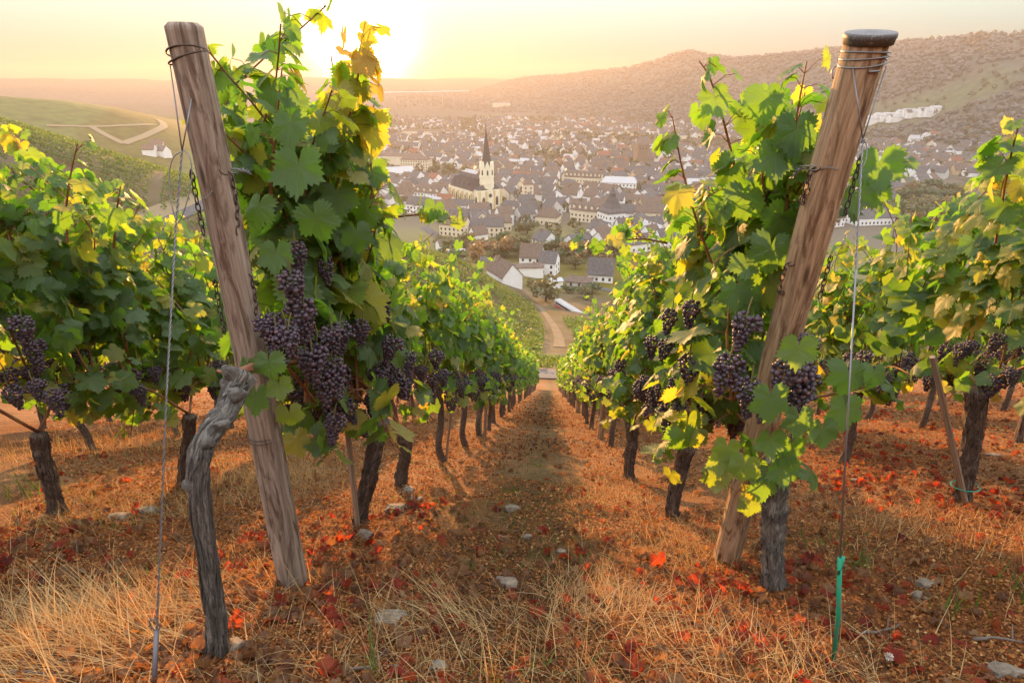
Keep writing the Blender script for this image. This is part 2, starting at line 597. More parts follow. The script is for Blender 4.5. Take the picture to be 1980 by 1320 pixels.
def bark_material(name, lo, hi, lichen=(0.33, 0.30, 0.25)):
    m = mat(name, rough=0.92, spec=0.15)
    t = NT(m)
    uv = t.n('ShaderNodeUVMap', uv_map='UVMap').outputs[0]
    fib = t.noise(t.mapping(uv, (26, 22, 1)), 1.6, 6, 0.75, 0.8)
    crack = t.noise(t.mapping(uv, (30, 13, 1)), 1.0, 4, 0.75, 1.6)
    c = t.ramp(fib, [(0.30, lo), (0.52, tuple((a + b) / 2 for a, b in zip(lo, hi))), (0.70, hi)])
    c = t.mix(t.mapr(crack, 0.42, 0.5, 0.9, 0.0), c, tuple(v * 0.25 for v in lo))
    c = t.mix(t.mapr(t.noise(t.coord('Object'), 14.0, 3), 0.58, 0.72, 0.0, 0.55), c, lichen)
    t.base(c)
    t.bump(t.math('ADD', fib, t.math('MULTIPLY', crack, 0.8)), 1.0, 0.012)
    return m


M_BARK = bark_material('vine_bark', (0.095, 0.066, 0.050), (0.30, 0.225, 0.175))
M_BARK_GREY = bark_material('weathered_vine_bark', (0.14, 0.118, 0.098), (0.44, 0.39, 0.33), (0.46, 0.43, 0.36))
M_CANE = mat('vine_cane', (0.21, 0.085, 0.042), 0.7)
_t = NT(M_CANE)
_t.base(_t.ramp(_t.noise(_t.coord('Object'), 9.0, 3), [(0.3, (0.15, 0.055, 0.03)), (0.6, (0.27, 0.12, 0.055)), (0.75, (0.30, 0.20, 0.07))]))

M_GRAPE = mat('blue_black_grape', (0.03, 0.02, 0.035), 0.5, spec=0.4)
_t = NT(M_GRAPE)
_blo = _t.noise(_t.coord('Object'), 55.0, 4, 0.6)
_r = _t.attr('rnd')
_gc = _t.ramp(_r, [(0.0, (0.020, 0.012, 0.022)), (0.6, (0.040, 0.020, 0.036)), (0.95, (0.075, 0.026, 0.036)), (1.0, (0.13, 0.05, 0.04))])
_gc = _t.mix(_t.mapr(_blo, 0.36, 0.66, 0.06, 0.52), _gc, (0.125, 0.098, 0.098))
_t.base(_gc)
_t.inp('Roughness', _t.mapr(_blo, 0.36, 0.66, 0.35, 0.62))
M_STALK = mat('grape_stalk', (0.16, 0.13, 0.045), 0.7)


# ---------------------------------------------------------------- leaf shapes
def leaf_template(n, seed, teeth=0.075, curl=0.25, crumple=0.0):
    rg = np.random.default_rng(seed)
    th = np.linspace(-PI * 0.965, PI * 0.965, n)
    key_a = np.radians([0, 30, 58, 90, 118, 150, 168, 174])
    key_r = np.array([1.08, 0.78 - 0.08 * rg.random(), 0.97, 0.74 - 0.08 * rg.random(), 0.82, 0.72, 0.50, 0.16])
    r = np.interp(np.abs(th), key_a, key_r) * (1 + 0.05 * np.sin(th * 2 + rg.random() * 6))
    if teeth and n > 20:
        r = r * (1 + teeth * np.where(np.arange(n) % 2 == 0, 1, -1) * (0.6 + 0.8 * rg.random(n)))
    ox, oy = np.sin(th) * r, np.cos(th) * r

    def zf(x, y):
        rr = np.hypot(x, y)
        a = np.arctan2(x, y)
        return (-curl * rr ** 2 * 0.55 + 0.16 * np.abs(x) - 0.12 * x * x + 0.05 * rr * np.sin(a * 5 + seed) + 0.06 * rr ** 2 * np.sin(a * 3 + 2 * seed))
    rings = [0.5, 1.0] if n > 10 else [1.0]
    zf0 = zf
    if crumple:
        zf = lambda x, y: zf0(x, y) + crumple * (np.sin(5.3 * x + seed) * np.sin(4.6 * y + 2 * seed) + 0.6 * np.abs(np.sin(3.4 * (x + y) + seed)))
    vs = [np.array([[0, 0, 0.0]])]
    for k in rings:
        vs.append(np.stack([ox * k, oy * k, zf(ox * k, oy * k)], 1))
    v = np.concatenate(vs)
    tri = [(0, 1 + i + 1, 1 + i) for i in range(n - 1)]
    quad = []
    if len(rings) == 2:
        quad = [(1 + i, 1 + i + 1, 1 + n + i + 1, 1 + n + i) for i in range(n - 1)]
    uv = v[:, :2] * 0.42 + 0.5
    return v, np.array(tri), np.array(quad).reshape(-1, 4), uv


LEAF = {'hi': [leaf_template(57, s, teeth=0.085, curl=c) for s, c in ((1, 0.3), (2, 0.55), (3, 0.1), (4, -0.25), (5, 0.8))],
        'mid': [leaf_template(17, s, curl=c) for s, c in ((1, 0.3), (2, 0.6), (3, -0.1))],
        'low': [leaf_template(8, s, curl=c) for s, c in ((1, 0.4), (2, 0.7))]}


def place(template, pos, X, Y, Z, size, rnd):
    v, tri, quad, uv = template
    k, n = len(pos), len(v)
    V = (pos[:, None, :] + size[:, None, None] * (v[None, :, 0:1] * X[:, None, :] + v[None, :, 1:2] * Y[:, None, :] + v[None, :, 2:3] * Z[:, None, :])).reshape(-1, 3)
    off = (np.arange(k) * n)[:, None, None]
    T = (tri[None] + off).reshape(-1, 3)
    Q = (quad[None] + off).reshape(-1, 4) if len(quad) else np.zeros((0, 4), int)
    return V, T, Q, np.tile(uv, (k, 1)), np.repeat(rnd, n)


def unit(a):
    return a / (np.linalg.norm(a, axis=-1, keepdims=True) + 1e-9)


def frames(normal, tip):
    Z = unit(normal)
    Y = unit(tip - Z * np.sum(tip * Z, -1, keepdims=True))
    return np.cross(Y, Z), Y, Z


def scatter_mesh(name, templates, pos, normal, tip, size, rnd, material, rg):
    X, Y, Z = frames(normal, tip)
    pick = rg.integers(0, len(templates), len(pos))
    Vs, Ts, Qs, Us, Rs, n = [], [], [], [], [], 0
    for i, tp in enumerate(templates):
        s = pick == i
        if not s.any():
            continue
        V, T, Q, U, W = place(tp, pos[s], X[s], Y[s], Z[s], size[s], rnd[s])
        Vs.append(V); Ts.append(T + n); Qs.append(Q + n); Us.append(U); Rs.append(W)
        n += len(V)
    return npmesh(name, np.concatenate(Vs), [np.concatenate(Ts), np.concatenate(Qs)], material, uv=np.concatenate(Us), rnd=np.concatenate(Rs))


# ---------------------------------------------------------------- grape bunches
def ico(sub):
    import bmesh
    b = bmesh.new()
    bmesh.ops.create_icosphere(b, subdivisions=sub, radius=1.0)
    v = np.array([x.co[:] for x in b.verts])
    f = np.array([[q.index for q in p.verts] for p in b.faces])
    b.free()
    return v, f


ICO = {k: ico(k) for k in (1, 2, 3)}


def bunch_mesh(seed, sub, n, length=0.15, wide=0.042, br=0.0085):
    rg = np.random.default_rng(seed)
    v, f = ICO[sub]
    pts = []
    tries = 0
    while len(pts) < n and tries < n * 90:
        tries += 1
        t = rg.random() ** 0.8
        env = wide * (0.45 + 0.55 * math.sin(min(1.0, t * 2.6 + 0.25) * PI / 2)) * (1 - 0.78 * max(0, t - 0.3) / 0.7)
        a = rg.random() * 2 * PI
        sh = 1.0 + (0.5 if (t < 0.35 and abs(a - 2) < 0.7) else 0.0)
        rr = env * sh * (0.72 + 0.28 * rg.random())
        p = np.array([rr * math.cos(a), rr * math.sin(a), -0.02 - t * length])
        if all(np.linalg.norm(p - q) > br * 1.5 for q in pts):
            pts.append(p)
    pts = np.array(pts)
    k = len(pts)
    rad = br * (0.72 + 0.42 * rg.random(k))
    V = (pts[:, None, :] + rad[:, None, None] * v[None]).reshape(-1, 3)
    F = (f[None] + (np.arange(k) * len(v))[:, None, None]).reshape(-1, 3)
    rn = np.repeat(rg.random(k), len(v))
    # stalk
    b = MB().tube([(0, 0, 0.03), (0.004, 0, 0), (0, 0, -length * 0.4)], [0.0025, 0.003, 0.002], 6)
    sv = np.concatenate(b.v); sq = np.array(b.f[4]) + len(V)
    return npmesh('grape_bunch', np.concatenate([V, sv]), [F, sq], [M_GRAPE, M_STALK], rnd=np.concatenate([rn, np.zeros(len(sv))]),
                  mat_idx=np.concatenate([np.zeros(len(F), int), np.ones(len(sq), int)]))


BUNCH = {'hi': [bunch_mesh(100 + i, 3, 74 + 8 * i, 0.115 + 0.010 * i, 0.033 + 0.002 * i, 0.0076) for i in range(4)],
         'mid': [bunch_mesh(200 + i, 2, 56, 0.13 + 0.012 * i, 0.040, 0.0092) for i in range(3)],
         'low': [bunch_mesh(300 + i, 1, 34, 0.13, 0.042, 0.0125) for i in range(2)]}

# ---------------------------------------------------------------- grapevines
SLOPE = 0.53


def smooth_path(keys, n):
    """Catmull-Rom through the key points."""
    k = np.asarray(keys, float)
    p = np.concatenate([[2 * k[0] - k[1]], k, [2 * k[-1] - k[-2]]])
    out = []
    m = len(k) - 1
    for s in np.linspace(0, m - 1e-6, n):
        i = int(s); t = s - i
        a, b, c, d = p[i], p[i + 1], p[i + 2], p[i + 3]
        out.append(0.5 * (2 * b + (c - a) * t + (2 * a - 5 * b + 4 * c - d) * t * t + (3 * b - a - 3 * c + d) * t ** 3))
    return np.array(out)


def trunk_mesh(keys, r0, r1, seed, n=18, steps=44, material=None, knot=True, head=1.25, stubs=False):
    rg = np.random.default_rng(seed)
    pts = smooth_path(keys, steps)
    s = np.linspace(0, 1, steps)
    rad = r0 + (r1 - r0) * s
    rad = rad * (1 + 0.30 * np.exp(-(s / 0.08) ** 2) + (head - 1) * np.exp(-((1 - s) / 0.10) ** 2))
    rad = rad * (1 - 0.55 * np.exp(-((1 - s) / 0.018) ** 2))
    for _ in range(3 if knot else 0):
        rad = rad * (1 + 0.14 * rg.random() * np.exp(-((s - rg.random()) / 0.05) ** 2))
    ph = rg.random(8) * 6.28
    twist = rg.uniform(-4, 4)

    fib = 0.13 if steps > 50 else 0.0

    def wob(th, L, i):
        a = th + twist * L
        ridge = 1 - np.abs(fnoise(a * 2.6 + seed, np.full_like(a, L * 16.0), 3, 2)) * 1.6
        return (1 + fib * ridge + 0.10 * np.sin(3 * a + ph[0]) + 0.07 * np.sin(5 * a + ph[1] + 9 * L) + 0.055 * np.sin(9 * a + ph[2] - 14 * L)
                + 0.05 * np.sin(11 * L * 3 + ph[3] + 2 * a) + 0.05 * (hash2(np.round(th * 3.2), i * 0.37 // 1, seed % 97) - 0.5))
    b = MB().tube(pts, rad, n, wob=wob)
    if stubs:                                       # old pruning stubs and knots
        for f, d, ln, q in ((0.90, (-0.7, -0.5, 0.55), 0.030, 0.017), (0.95, (-0.2, -0.6, 0.8), 0.05, 0.018), (0.84, (0.6, -0.5, 0.35), 0.055, 0.019), (0.72, (-0.5, -0.8, 0.1), 0.034, 0.020),
                            (0.55, (0.5, -0.8, 0.0), 0.030, 0.017), (0.36, (-0.6, -0.7, 0.2), 0.028, 0.015), (0.62, (0.9, -0.2, 0.3), 0.040, 0.014)):
            p0 = pts[int(f * (steps - 1))]
            d = np.array(d) / np.linalg.norm(d)
            kk = np.linspace(0, 1, 7)
            b.tube(p0 + np.outer(kk * (ln + q * 0.5), d), q * np.array([1.25, 1.2, 1.1, 1.0, 0.92, 0.86, 0.5]), 14,
                   wob=lambda th, L, i: 1 + 0.16 * np.sin(3 * th + 4 * f * 9) + 0.10 * np.sin(7 * th + 60 * L))
    if steps > 50:                                  # loose strips of bark
        for _ in range(220):
            i = int(rg.integers(2, steps - 14)); ln = int(rg.integers(5, 13))
            a = rg.random() * 2 * PI
            ids = np.arange(i, min(i + ln, steps - 1))
            tg = unit(np.gradient(pts, axis=0))[ids]
            u_ = unit(np.cross(tg, np.array([0.3, 1.0, 0.1]))); w_ = np.cross(tg, u_)
            aa = a + np.linspace(0, rg.normal(0.25, 0.3), len(ids))
            lift = 1.10 + 0.18 * rg.random() * np.sin(np.linspace(0.2, 2.6, len(ids)))
            q = pts[ids] + (u_ * np.cos(aa)[:, None] + w_ * np.sin(aa)[:, None]) * (rad[ids] * lift)[:, None]
            b.tube(q, 0.0032 * rg.uniform(0.5, 1.3) * np.sin(np.linspace(0.4, 2.8, len(ids))), 4, caps=False)
    return b.mesh('trunk', [material or M_BARK])


def make_vine(seed, lod, keys=None, r0=0.033, r1=0.028, top=1.90, half=0.58, shoots=11, dens=1.0, leaf=0.072, fan=False,
              extra=(), skirt=0.35, bark=None, bunches=12, wide=1.0, reds=0.0, cut_low=0.93, yc=0.0, xc=0.0, head=1.25, clear=None, base=None, stubs=False):
    """All meshes of one vine in its own space: base at the origin, row along +Y falling with the slope."""
    rg = np.random.default_rng(seed)
    hz = 0.74 + 0.08 * rg.random()
    if keys is None:
        keys = [(0, 0, -0.06), (rg.normal(0, 0.02), rg.normal(0, 0.03), 0.2), (rg.normal(0, 0.035), rg.normal(0, 0.06), 0.45),
                (rg.normal(0, 0.025), rg.normal(0, 0.06), hz)]
    keys = np.asarray(keys, float)
    head_p = keys[-1]
    hz = max(hz, 0.0)
    res = {'hi': (44, 120), 'mid': (12, 26), 'low': (6, 8)}[lod]
    out = {'trunk': trunk_mesh(keys, r0, r1, seed, res[0], res[1], bark, head=head, stubs=stubs)}
    # canes and shoots
    cn = MB()
    zc = hz + 0.04
    ends = []
    for sgn in (-1, 1):
        ye = yc + sgn * half * 0.95
        e = np.array([xc + rg.normal(0, 0.03), ye, zc - SLOPE * ye])
        midp = (head_p + e) / 2 + np.array([0, 0, 0.10])
        path = smooth_path([head_p, midp, e], 9)
        cn.tube(path, np.linspace(0.0085, 0.0055, 9), 6 if lod == 'hi' else 4)
        ends.append(path)
    P, N, T, S, Wd = [], [], [], [], []
    pet = []
    step = {'hi': 0.070, 'mid': 0.085, 'low': 0.105}[lod] / dens
    grow = {'hi': 1.0, 'mid': 1.04, 'low': 1.22}[lod]

    def leaves_along(path, start, bias=None, size=leaf, both=0.75, lean=1.0, tone=0.0):
        seg = np.linalg.norm(np.diff(path, axis=0), axis=1)
        L = np.concatenate([[0], np.cumsum(seg)])
        s = start
        k = 0
        while s < L[-1]:
            p = np.array([np.interp(s, L, path[:, q]) for q in range(3)])
            frac = s / L[-1]
            for rep in range(2 if rg.random() < both else 1):
                if fan:
                    a = rg.random() * 2 * PI
                else:
                    a = (0 if rg.random() < 0.5 else PI) + rg.normal(0, 0.75)
                if bias is not None and rg.random() < 0.6:
                    a = bias + rg.normal(0, 0.6)
                o = np.array([math.cos(a), math.sin(a), 0.0])
                ln = (0.05 + 0.09 * rg.random()) * wide * (1 - 0.45 * frac)
                dirp = o + np.array([0, 0, rg.normal(0.25, 0.35)])
                q = p + dirp / np.linalg.norm(dirp) * ln
                P.append(q)
                N.append(o * rg.uniform(0.45, 1.0) * lean + np.array([0, 0, rg.uniform(0.10, 0.85)]) + rg.normal(0, 0.30, 3))
                T.append(np.array([0, 0, -1.0]) + o * rg.uniform(0.0, 0.8) + rg.normal(0, 0.40, 3))
                S.append(size * rg.uniform(0.62, 1.28) * (1 - 0.42 * max(0, frac - 0.55) / 0.45) * grow)
                Wd.append(min(1.0, abs(rg.normal(0.28 + 0.13 * frac, 0.22)) + (rg.random() < reds) * 0.5 + tone * frac))
                if lod == 'hi':
                    pet.append((p, (p + q) / 2 + np.array([0, 0, 0.012]), q))
            s += step * rg.uniform(0.7, 1.3)
            k += 1

    for i in range(shoots):
        y = yc - half + 2 * half * (i + 0.5 + rg.uniform(-0.35, 0.35)) / shoots
        z0 = zc - SLOPE * y
        t = top + rg.normal(0, 0.09) - SLOPE * y
        if rg.random() < 0.18:
            t += rg.uniform(0.10, 0.30)
        x0 = xc + rg.normal(0, 0.03)
        keysh = [(x0, y, z0), (x0 + rg.normal(0, 0.06) * wide, y + rg.normal(0, 0.05), z0 + (t - z0) * 0.4),
                 (xc + rg.normal(0, 0.09) * wide, y + rg.normal(0, 0.08), z0 + (t - z0) * 0.75), (xc + rg.normal(0, 0.12) * wide, y + rg.normal(0, 0.14), t)]
        path = smooth_path(keysh, 14 if lod != 'low' else 6)
        if lod != 'low':
            cn.tube(path, np.linspace(0.0055, 0.0025, len(path)), 5 if lod == 'hi' else 3, caps=False)
        leaves_along(path, max(0.0, cut_low - 0.74 + rg.random() * 0.18))
        if rg.random() < skirt:
            dwn = smooth_path([(x0, y, z0), (x0 + rg.choice([-1, 1]) * 0.14, y, z0 + 0.05), (x0 + rg.choice([-1, 1]) * 0.2, y + rg.normal(0, .1), z0 - rg.uniform(0.12, 0.32))], 8)
            if lod == 'hi':
                cn.tube(dwn, 0.003, 4, caps=False)
            leaves_along(dwn, 0.12, both=0.5)
    for ex in extra:
        path = smooth_path(ex['path'], 20)
        cn.tube(path, np.linspace(0.0055, 0.0022, 20), 5, caps=False)
        leaves_along(path, ex.get('start', 0.05), bias=ex.get('bias'), size=ex.get('size', leaf), both=ex.get('both', 0.6), tone=ex.get('tone', 0.0))
    free_n = len(P)
    for (p, nrm, tip, sz, w) in (l for ex in extra for l in ex.get('leaves', ())):
        P.append(np.array(p)); N.append(np.array(nrm)); T.append(np.array(tip)); S.append(sz); Wd.append(w)
    P, N, T, S, Wd = map(np.array, (P, N, T, S, Wd))
    if clear:
        b0, b1 = POST_AXIS[clear[0]]
        q = P + np.asarray(base)
        k = (q[:, 2] - b0[2]) / (b1[2] - b0[2])
        ax = b0 + np.clip(k, 0, 1)[:, None] * (b1 - b0)
        bad = (np.abs(q[:, 0] - ax[:, 0]) < 0.17) & (q[:, 1] < ax[:, 1] + 0.07) & (k > clear[1])
        bad[free_n:] = False
        P, N, T, S, Wd = (w_[~bad] for w_ in (P, N, T, S, Wd))
        pet = [w_ for w_, b_ in zip(pet, bad[:len(pet)]) if not b_]
    out['foliage'] = scatter_mesh('foliage', LEAF[lod], P, N, T, S, Wd, M_LEAF if lod != 'low' else M_LEAF_FAR, rg)
    if lod == 'hi':
        for a, b_, c_ in pet:
            cn.tube([a, b_, c_], [0.0018, 0.0014, 0.0013], 3, caps=False)
    out['canes'] = cn.mesh('canes', [M_CANE])
    # where the bunches hang
    spots = []
    for i in range(bunches):
        y = yc + rg.uniform(-half, half)
        spots.append(((xc + rg.choice([-1, 1]) * rg.uniform(0.05, 0.21) * wide, y, zc - SLOPE * y + rg.uniform(-0.06, 0.22)), rg.uniform(0, 6.28), rg.uniform(0.85, 1.2)))
    out['spots'] = spots
    return out


def vine_object(kit, loc, label, lod, group=None, rz=0.0, scale=1.0, own=True, bunch_extra=(), rg=None):
    root = empty('grapevine', loc, rz)
    root.scale = (scale,) * 3
    tag(root, label, 'grapevine', group)
    for part in ('trunk', 'canes', 'foliage'):
        if part in kit:
            link(part, kit[part], root)
    rg = rg or np.random.default_rng(int(abs(loc[0]) * 1000 + loc[1] * 977) % 65000)
    for (p, a, s) in list(kit['spots']) + list(bunch_extra):
        o = link('grape_bunch', BUNCH[lod][int(rg.integers(0, len(BUNCH[lod])))], root)
        o.location = p
        o.rotation_euler = (rg.normal(0, 0.12), rg.normal(0, 0.12), a)
        o.scale = (s, s, s)
    return root


def to_local(base, p):
    return tuple(np.asarray(p) - np.asarray(base))

# ---------------------------------------------------------------- the rows
XL, XR, XL2, XR2, XL3, XR3, XL4, XR4 = -0.95, 0.76, -2.58, 2.46, -4.25, 4.15, -5.9, 5.85


def at_y(u, v, y):
    d = ray(u, v)
    return d * (y / d[1])


def on_slope(u, v):
    p = hit(u, v, 0.5, 60)
    return np.array([p[0], p[1], gz(p[0], p[1])])


def base_at(x, y):
    return (x, y, gz(x, y))


def shoot(base, pts, **kw):
    return dict(path=[to_local(base, at_y(u, v, y)) for u, v, y in pts], **kw)


def blade(base, u, v, y, size, w, nrm=(0, -1, 0.35), tip=(0, 0, -1)):
    """One large leaf in its own place."""
    return (to_local(base, at_y(u, v, y)), nrm, tip, size, w)


POST_AXIS = {'L': (on_slope(572, 1130), at_y(351, 44, on_slope(572, 1130)[1] - 0.05)), 'R': (on_slope(1400, 1085), at_y(1683, 66, on_slope(1400, 1085)[1] - 0.40))}
used = {k: [] for k in ('L1', 'R1', 'L2', 'R2', 'L3', 'R3', 'L4', 'R4')}


def hero(row, u, v, label, seed, path, **kw):
    b = on_slope(u, v)
    b[2] = gz(b[0], b[1])
    keys = [to_local(b, p) for p in path(b)] if path else None
    ex = kw.pop('extra', lambda b: ())(b)
    bx = kw.pop('hang', lambda b: ())(b)
    if 'xc_abs' in kw:
        kw['xc'] = kw.pop('xc_abs') - b[0]
    kit = make_vine(seed, 'hi', keys, extra=ex, base=b, **kw)
    vine_object(kit, tuple(b), label, 'hi', bunch_extra=bx)
    used[row].append(b[1])


def pix(*pts):
    return lambda b: [at_y(u, v, b[1] + dy) for u, v, dy in pts]


def hang(*pts):
    return lambda b: [(to_local(b, at_y(u, v, y)), (u * 0.7) % 6.28, s) for u, v, y, s in pts]


hero('L1', 418, 1262, 'thick old grapevine with twisted bare grey trunk beside the uncapped post', 11,
     pix((424, 1290, 0), (416, 1190, 0), (402, 1080, 0.01), (386, 970, 0.02), (383, 905, 0.03), (391, 862, 0.05), (412, 828, 0.09), (434, 800, 0.13), (448, 772, 0.17), (456, 745, 0.20), (468, 715, 0.23)),
     stubs=True, r0=0.0200, r1=0.0245, head=1.4, bark=M_BARK_GREY, yc=0.98, half=0.36, xc_abs=-0.86, wide=0.8, clear=('L', 0.33), top=1.76, shoots=12, dens=1.38, leaf=0.082, bunches=6, skirt=0.1, cut_low=0.86,
     extra=lambda b: [shoot(b, [(640, 420, 1.9), (662, 300, 1.92), (668, 200, 1.9), (690, 120, 1.88), (706, 45, 1.86)], size=0.064, both=0.85, start=0.05, tone=0.7),
                      shoot(b, [(520, 420, 1.75), (528, 300, 1.72), (538, 200, 1.7), (545, 135, 1.7)], size=0.064, both=0.8),
                      shoot(b, [(610, 420, 2.0), (640, 300, 2.0), (648, 180, 2.0), (640, 108, 2.0)], size=0.062, both=0.8),
                      shoot(b, [(655, 300, 1.88), (680, 200, 1.86), (696, 130, 1.85), (716, 58, 1.84)], size=0.068, both=1.0, start=0.04, tone=0.7),
                      shoot(b, [(700, 470, 2.1), (718, 380, 2.1), (716, 280, 2.1), (724, 190, 2.1)], size=0.060, both=0.7),
                      shoot(b, [(760, 420, 2.45), (810, 415, 2.4), (860, 420, 2.35), (888, 430, 2.3)], size=0.050, both=0.7),
                      dict(path=[(0, 0.3, 0.75), (0.05, 0.3, 0.74), (0.1, 0.3, 0.72)], start=9,
                           leaves=[blade(b, 578, 322, 1.55, 0.088, 0.10), blade(b, 610, 420, 1.6, 0.075, 0.25, (0.3, -1, 0.2), (0.3, 0, -1)),
                                   blade(b, 535, 490, 1.5, 0.062, 0.15), blade(b, 500, 400, 1.55, 0.066, 0.35, (-0.4, -1, 0.5)),
                                   blade(b, 520, 700, 1.33, 0.052, 0.42, (0.2, -1, 0.3)), blade(b, 494, 765, 1.32, 0.056, 0.30, (-0.2, -1, 0.4)),
                                   blade(b, 560, 800, 1.38, 0.050, 0.55, (0.5, -1, 0.1)), blade(b, 478, 705, 1.34, 0.036, 0.35, (-0.3, -1, 0.2)),
                                   blade(b, 540, 745, 1.34, 0.044, 0.48, (0.6, -1, 0.3)), blade(b, 690, 450, 1.9, 0.07, 0.2, (0.5, -1, 0.3)),
                                   blade(b, 560, 240, 1.65, 0.07, 0.3, (0, -1, 0.5)), blade(b, 650, 230, 1.85, 0.075, 0.5, (0.1, -1, 0.4)),
                                   blade(b, 720, 330, 2.1, 0.07, 0.2, (0.6, -1, 0.5)), blade(b, 470, 300, 1.75, 0.06, 0.5, (-.5, -1, .3))])],
     hang=hang((506, 602, 1.40, 0.69), (530, 627, 1.40, 0.82), (560, 622, 1.42, 0.86), (600, 662, 1.5, 0.95), (640, 622, 1.6, 0.86), (560, 514, 1.48, 0.86), (585, 564, 1.50, 0.95), (520, 604, 1.42, 0.73), (548, 614, 1.43, 0.82), (610, 644, 1.55, 0.99), (590, 669, 1.50, 0.95),
               (640, 684, 1.62, 0.95), (618, 714, 1.55, 0.90), (585, 614, 1.55, 0.82), (660, 614, 1.7, 0.86), (570, 459, 1.6, 0.73), (628, 494, 1.8, 0.69), (700, 614, 1.9, 0.82)))
hero('L1', 700, 1012, 'second grapevine behind the uncapped post, dark trunk tied to a pale stake', 12,
     pix((700, 1025, 0), (697, 985, 0), (712, 930, 0), (725, 870, 0), (738, 806, 0.02)), r0=0.034, r1=0.036, half=0.52, yc=0.05, top=1.86, shoots=14, dens=1.38, leaf=0.080, cut_low=0.86, bunches=22,
     hang=hang((760, 642, 2.1, 1.0), (790, 672, 2.3, 1.0), (730, 562, 2.2, 0.9), (735, 697, 2.1, 1.0)))
hero('L1', 775, 938, 'third grapevine behind the uncapped post, short bent trunk with a stone at its foot', 13,
     pix((775, 948, 0), (776, 915, 0), (785, 870, 0), (782, 835, 0)), r0=0.036, r1=0.036, half=0.55, top=1.88, shoots=14, dens=1.38, leaf=0.078, cut_low=0.86, bunches=14,
     hang=hang((840, 672, 3.1, 1.1), (850, 712, 3.0, 1.0)))
hero('R1', 1497, 1140, 'grapevine in front of the capped post with leaves hanging low over its trunk', 21,
     pix((1499, 1160, 0), (1494, 1080, 0), (1496, 1010, 0.0), (1500, 950, 0.02), (1505, 880, 0.05)), r0=0.036, r1=0.034, bark=M_BARK_GREY,
     yc=0.62, half=0.42, xc_abs=0.72, clear=('R', 0.45), top=1.86, shoots=12, dens=1.38, leaf=0.084, bunches=6, skirt=0.6, cut_low=0.80,
     extra=lambda b: [shoot(b, [(1440, 420, 2.0), (1420, 320, 2.0), (1395, 220, 2.0), (1372, 150, 2.0), (1352, 118, 2.0)], size=0.066, both=1.0, start=0.02),
                      shoot(b, [(1520, 420, 1.95), (1530, 300, 1.92), (1545, 200, 1.9), (1560, 118, 1.9)], size=0.062, both=0.85),
                      shoot(b, [(1380, 520, 2.1), (1345, 420, 2.1), (1318, 320, 2.1), (1300, 225, 2.1)], size=0.066, both=1.0, start=0.02),
                      shoot(b, [(1480, 420, 2.0), (1475, 320, 2.0), (1490, 240, 2.0), (1500, 165, 2.0)], size=0.058, both=0.7),
                      shoot(b, [(1580, 430, 1.95), (1640, 400, 1.95), (1690, 350, 1.95), (1735, 300, 1.95)], size=0.062, both=0.5),
                      shoot(b, [(1290, 470, 2.6), (1240, 462, 2.55), (1180, 468, 2.5), (1118, 478, 2.5)], size=0.056, both=0.9, start=0.02),
                      shoot(b, [(1500, 860, 1.7), (1470, 890, 1.66), (1440, 930, 1.62), (1420, 960, 1.6)], size=0.058, both=1.0),
                      shoot(b, [(1510, 830, 1.66), (1520, 880, 1.62), (1500, 930, 1.6)], size=0.056, both=1.0),
                      shoot(b, [(1560, 770, 1.7), (1620, 760, 1.66), (1680, 745, 1.66), (1720, 718, 1.66)], size=0.052, both=0.5),
                      dict(path=[(0, 0.3, 0.75), (0.05, 0.3, 0.74), (0.1, 0.3, 0.72)], start=9,
                           leaves=[blade(b, 1700, 318, 1.85, 0.088, 0.10), blade(b, 1690, 365, 1.86, 0.063, 0.15), blade(b, 1655, 380, 1.8, 0.057, 0.40),
                                   blade(b, 1543, 672, 1.55, 0.066, 0.45, (-0.2, -1, 0.3)), blade(b, 1490, 770, 1.50, 0.073, 0.25),
                                   blade(b, 1545, 808, 1.50, 0.060, 0.25), blade(b, 1590, 830, 1.55, 0.063, 0.20, (0.3, -1, 0.4)), blade(b, 1635, 790, 1.6, 0.070, 0.25),
                                   blade(b, 1640, 722, 1.6, 0.073, 0.15), blade(b, 1690, 722, 1.62, 0.053, 0.15), blade(b, 1425, 560, 1.85, 0.076, 0.20),
                                   blade(b, 1490, 480, 1.8, 0.086, 0.10, (-0.4, -1, 0.2)), blade(b, 1500, 300, 1.85, 0.083, 0.10), blade(b, 1480, 190, 1.9, 0.078, 0.10),
                                   blade(b, 1540, 250, 1.85, 0.083, 0.05), blade(b, 1440, 380, 1.9, 0.082, 0.20), blade(b, 1330, 810, 1.9, 0.063, 0.50),
                                   blade(b, 1340, 700, 2.0, 0.063, 0.50), blade(b, 1475, 935, 1.58, 0.063, 0.35), blade(b, 1515, 905, 1.58, 0.066, 0.20), blade(b, 1440, 900, 1.56, 0.060, 0.50, (-0.3, -1, 0.3)), blade(b, 1405, 865, 1.62, 0.057, 0.50, (-0.4, -1, 0.2)), blade(b, 1530, 862, 1.6, 0.060, 0.20, (0.3, -1, 0.2)), blade(b, 1490, 850, 1.55, 0.058, 0.30), blade(b, 1380, 920, 1.7, 0.053, 0.50), blade(b, 1450, 975, 1.58, 0.048, 0.50), blade(b, 1390, 890, 1.6, 0.050, 0.50)])],
     hang=hang((1450, 592, 1.72, 1.05), (1415, 677, 1.66, 1.05), (1455, 722, 1.62, 1.0), (1530, 682, 1.60, 1.1), (1565, 692, 1.64, 1.15), (1548, 732, 1.60, 0.9),
               (1480, 752, 1.56, 0.8), (1580, 642, 1.7, 0.8), (1340, 572, 2.1, 0.9), (1300, 592, 2.3, 0.9)))
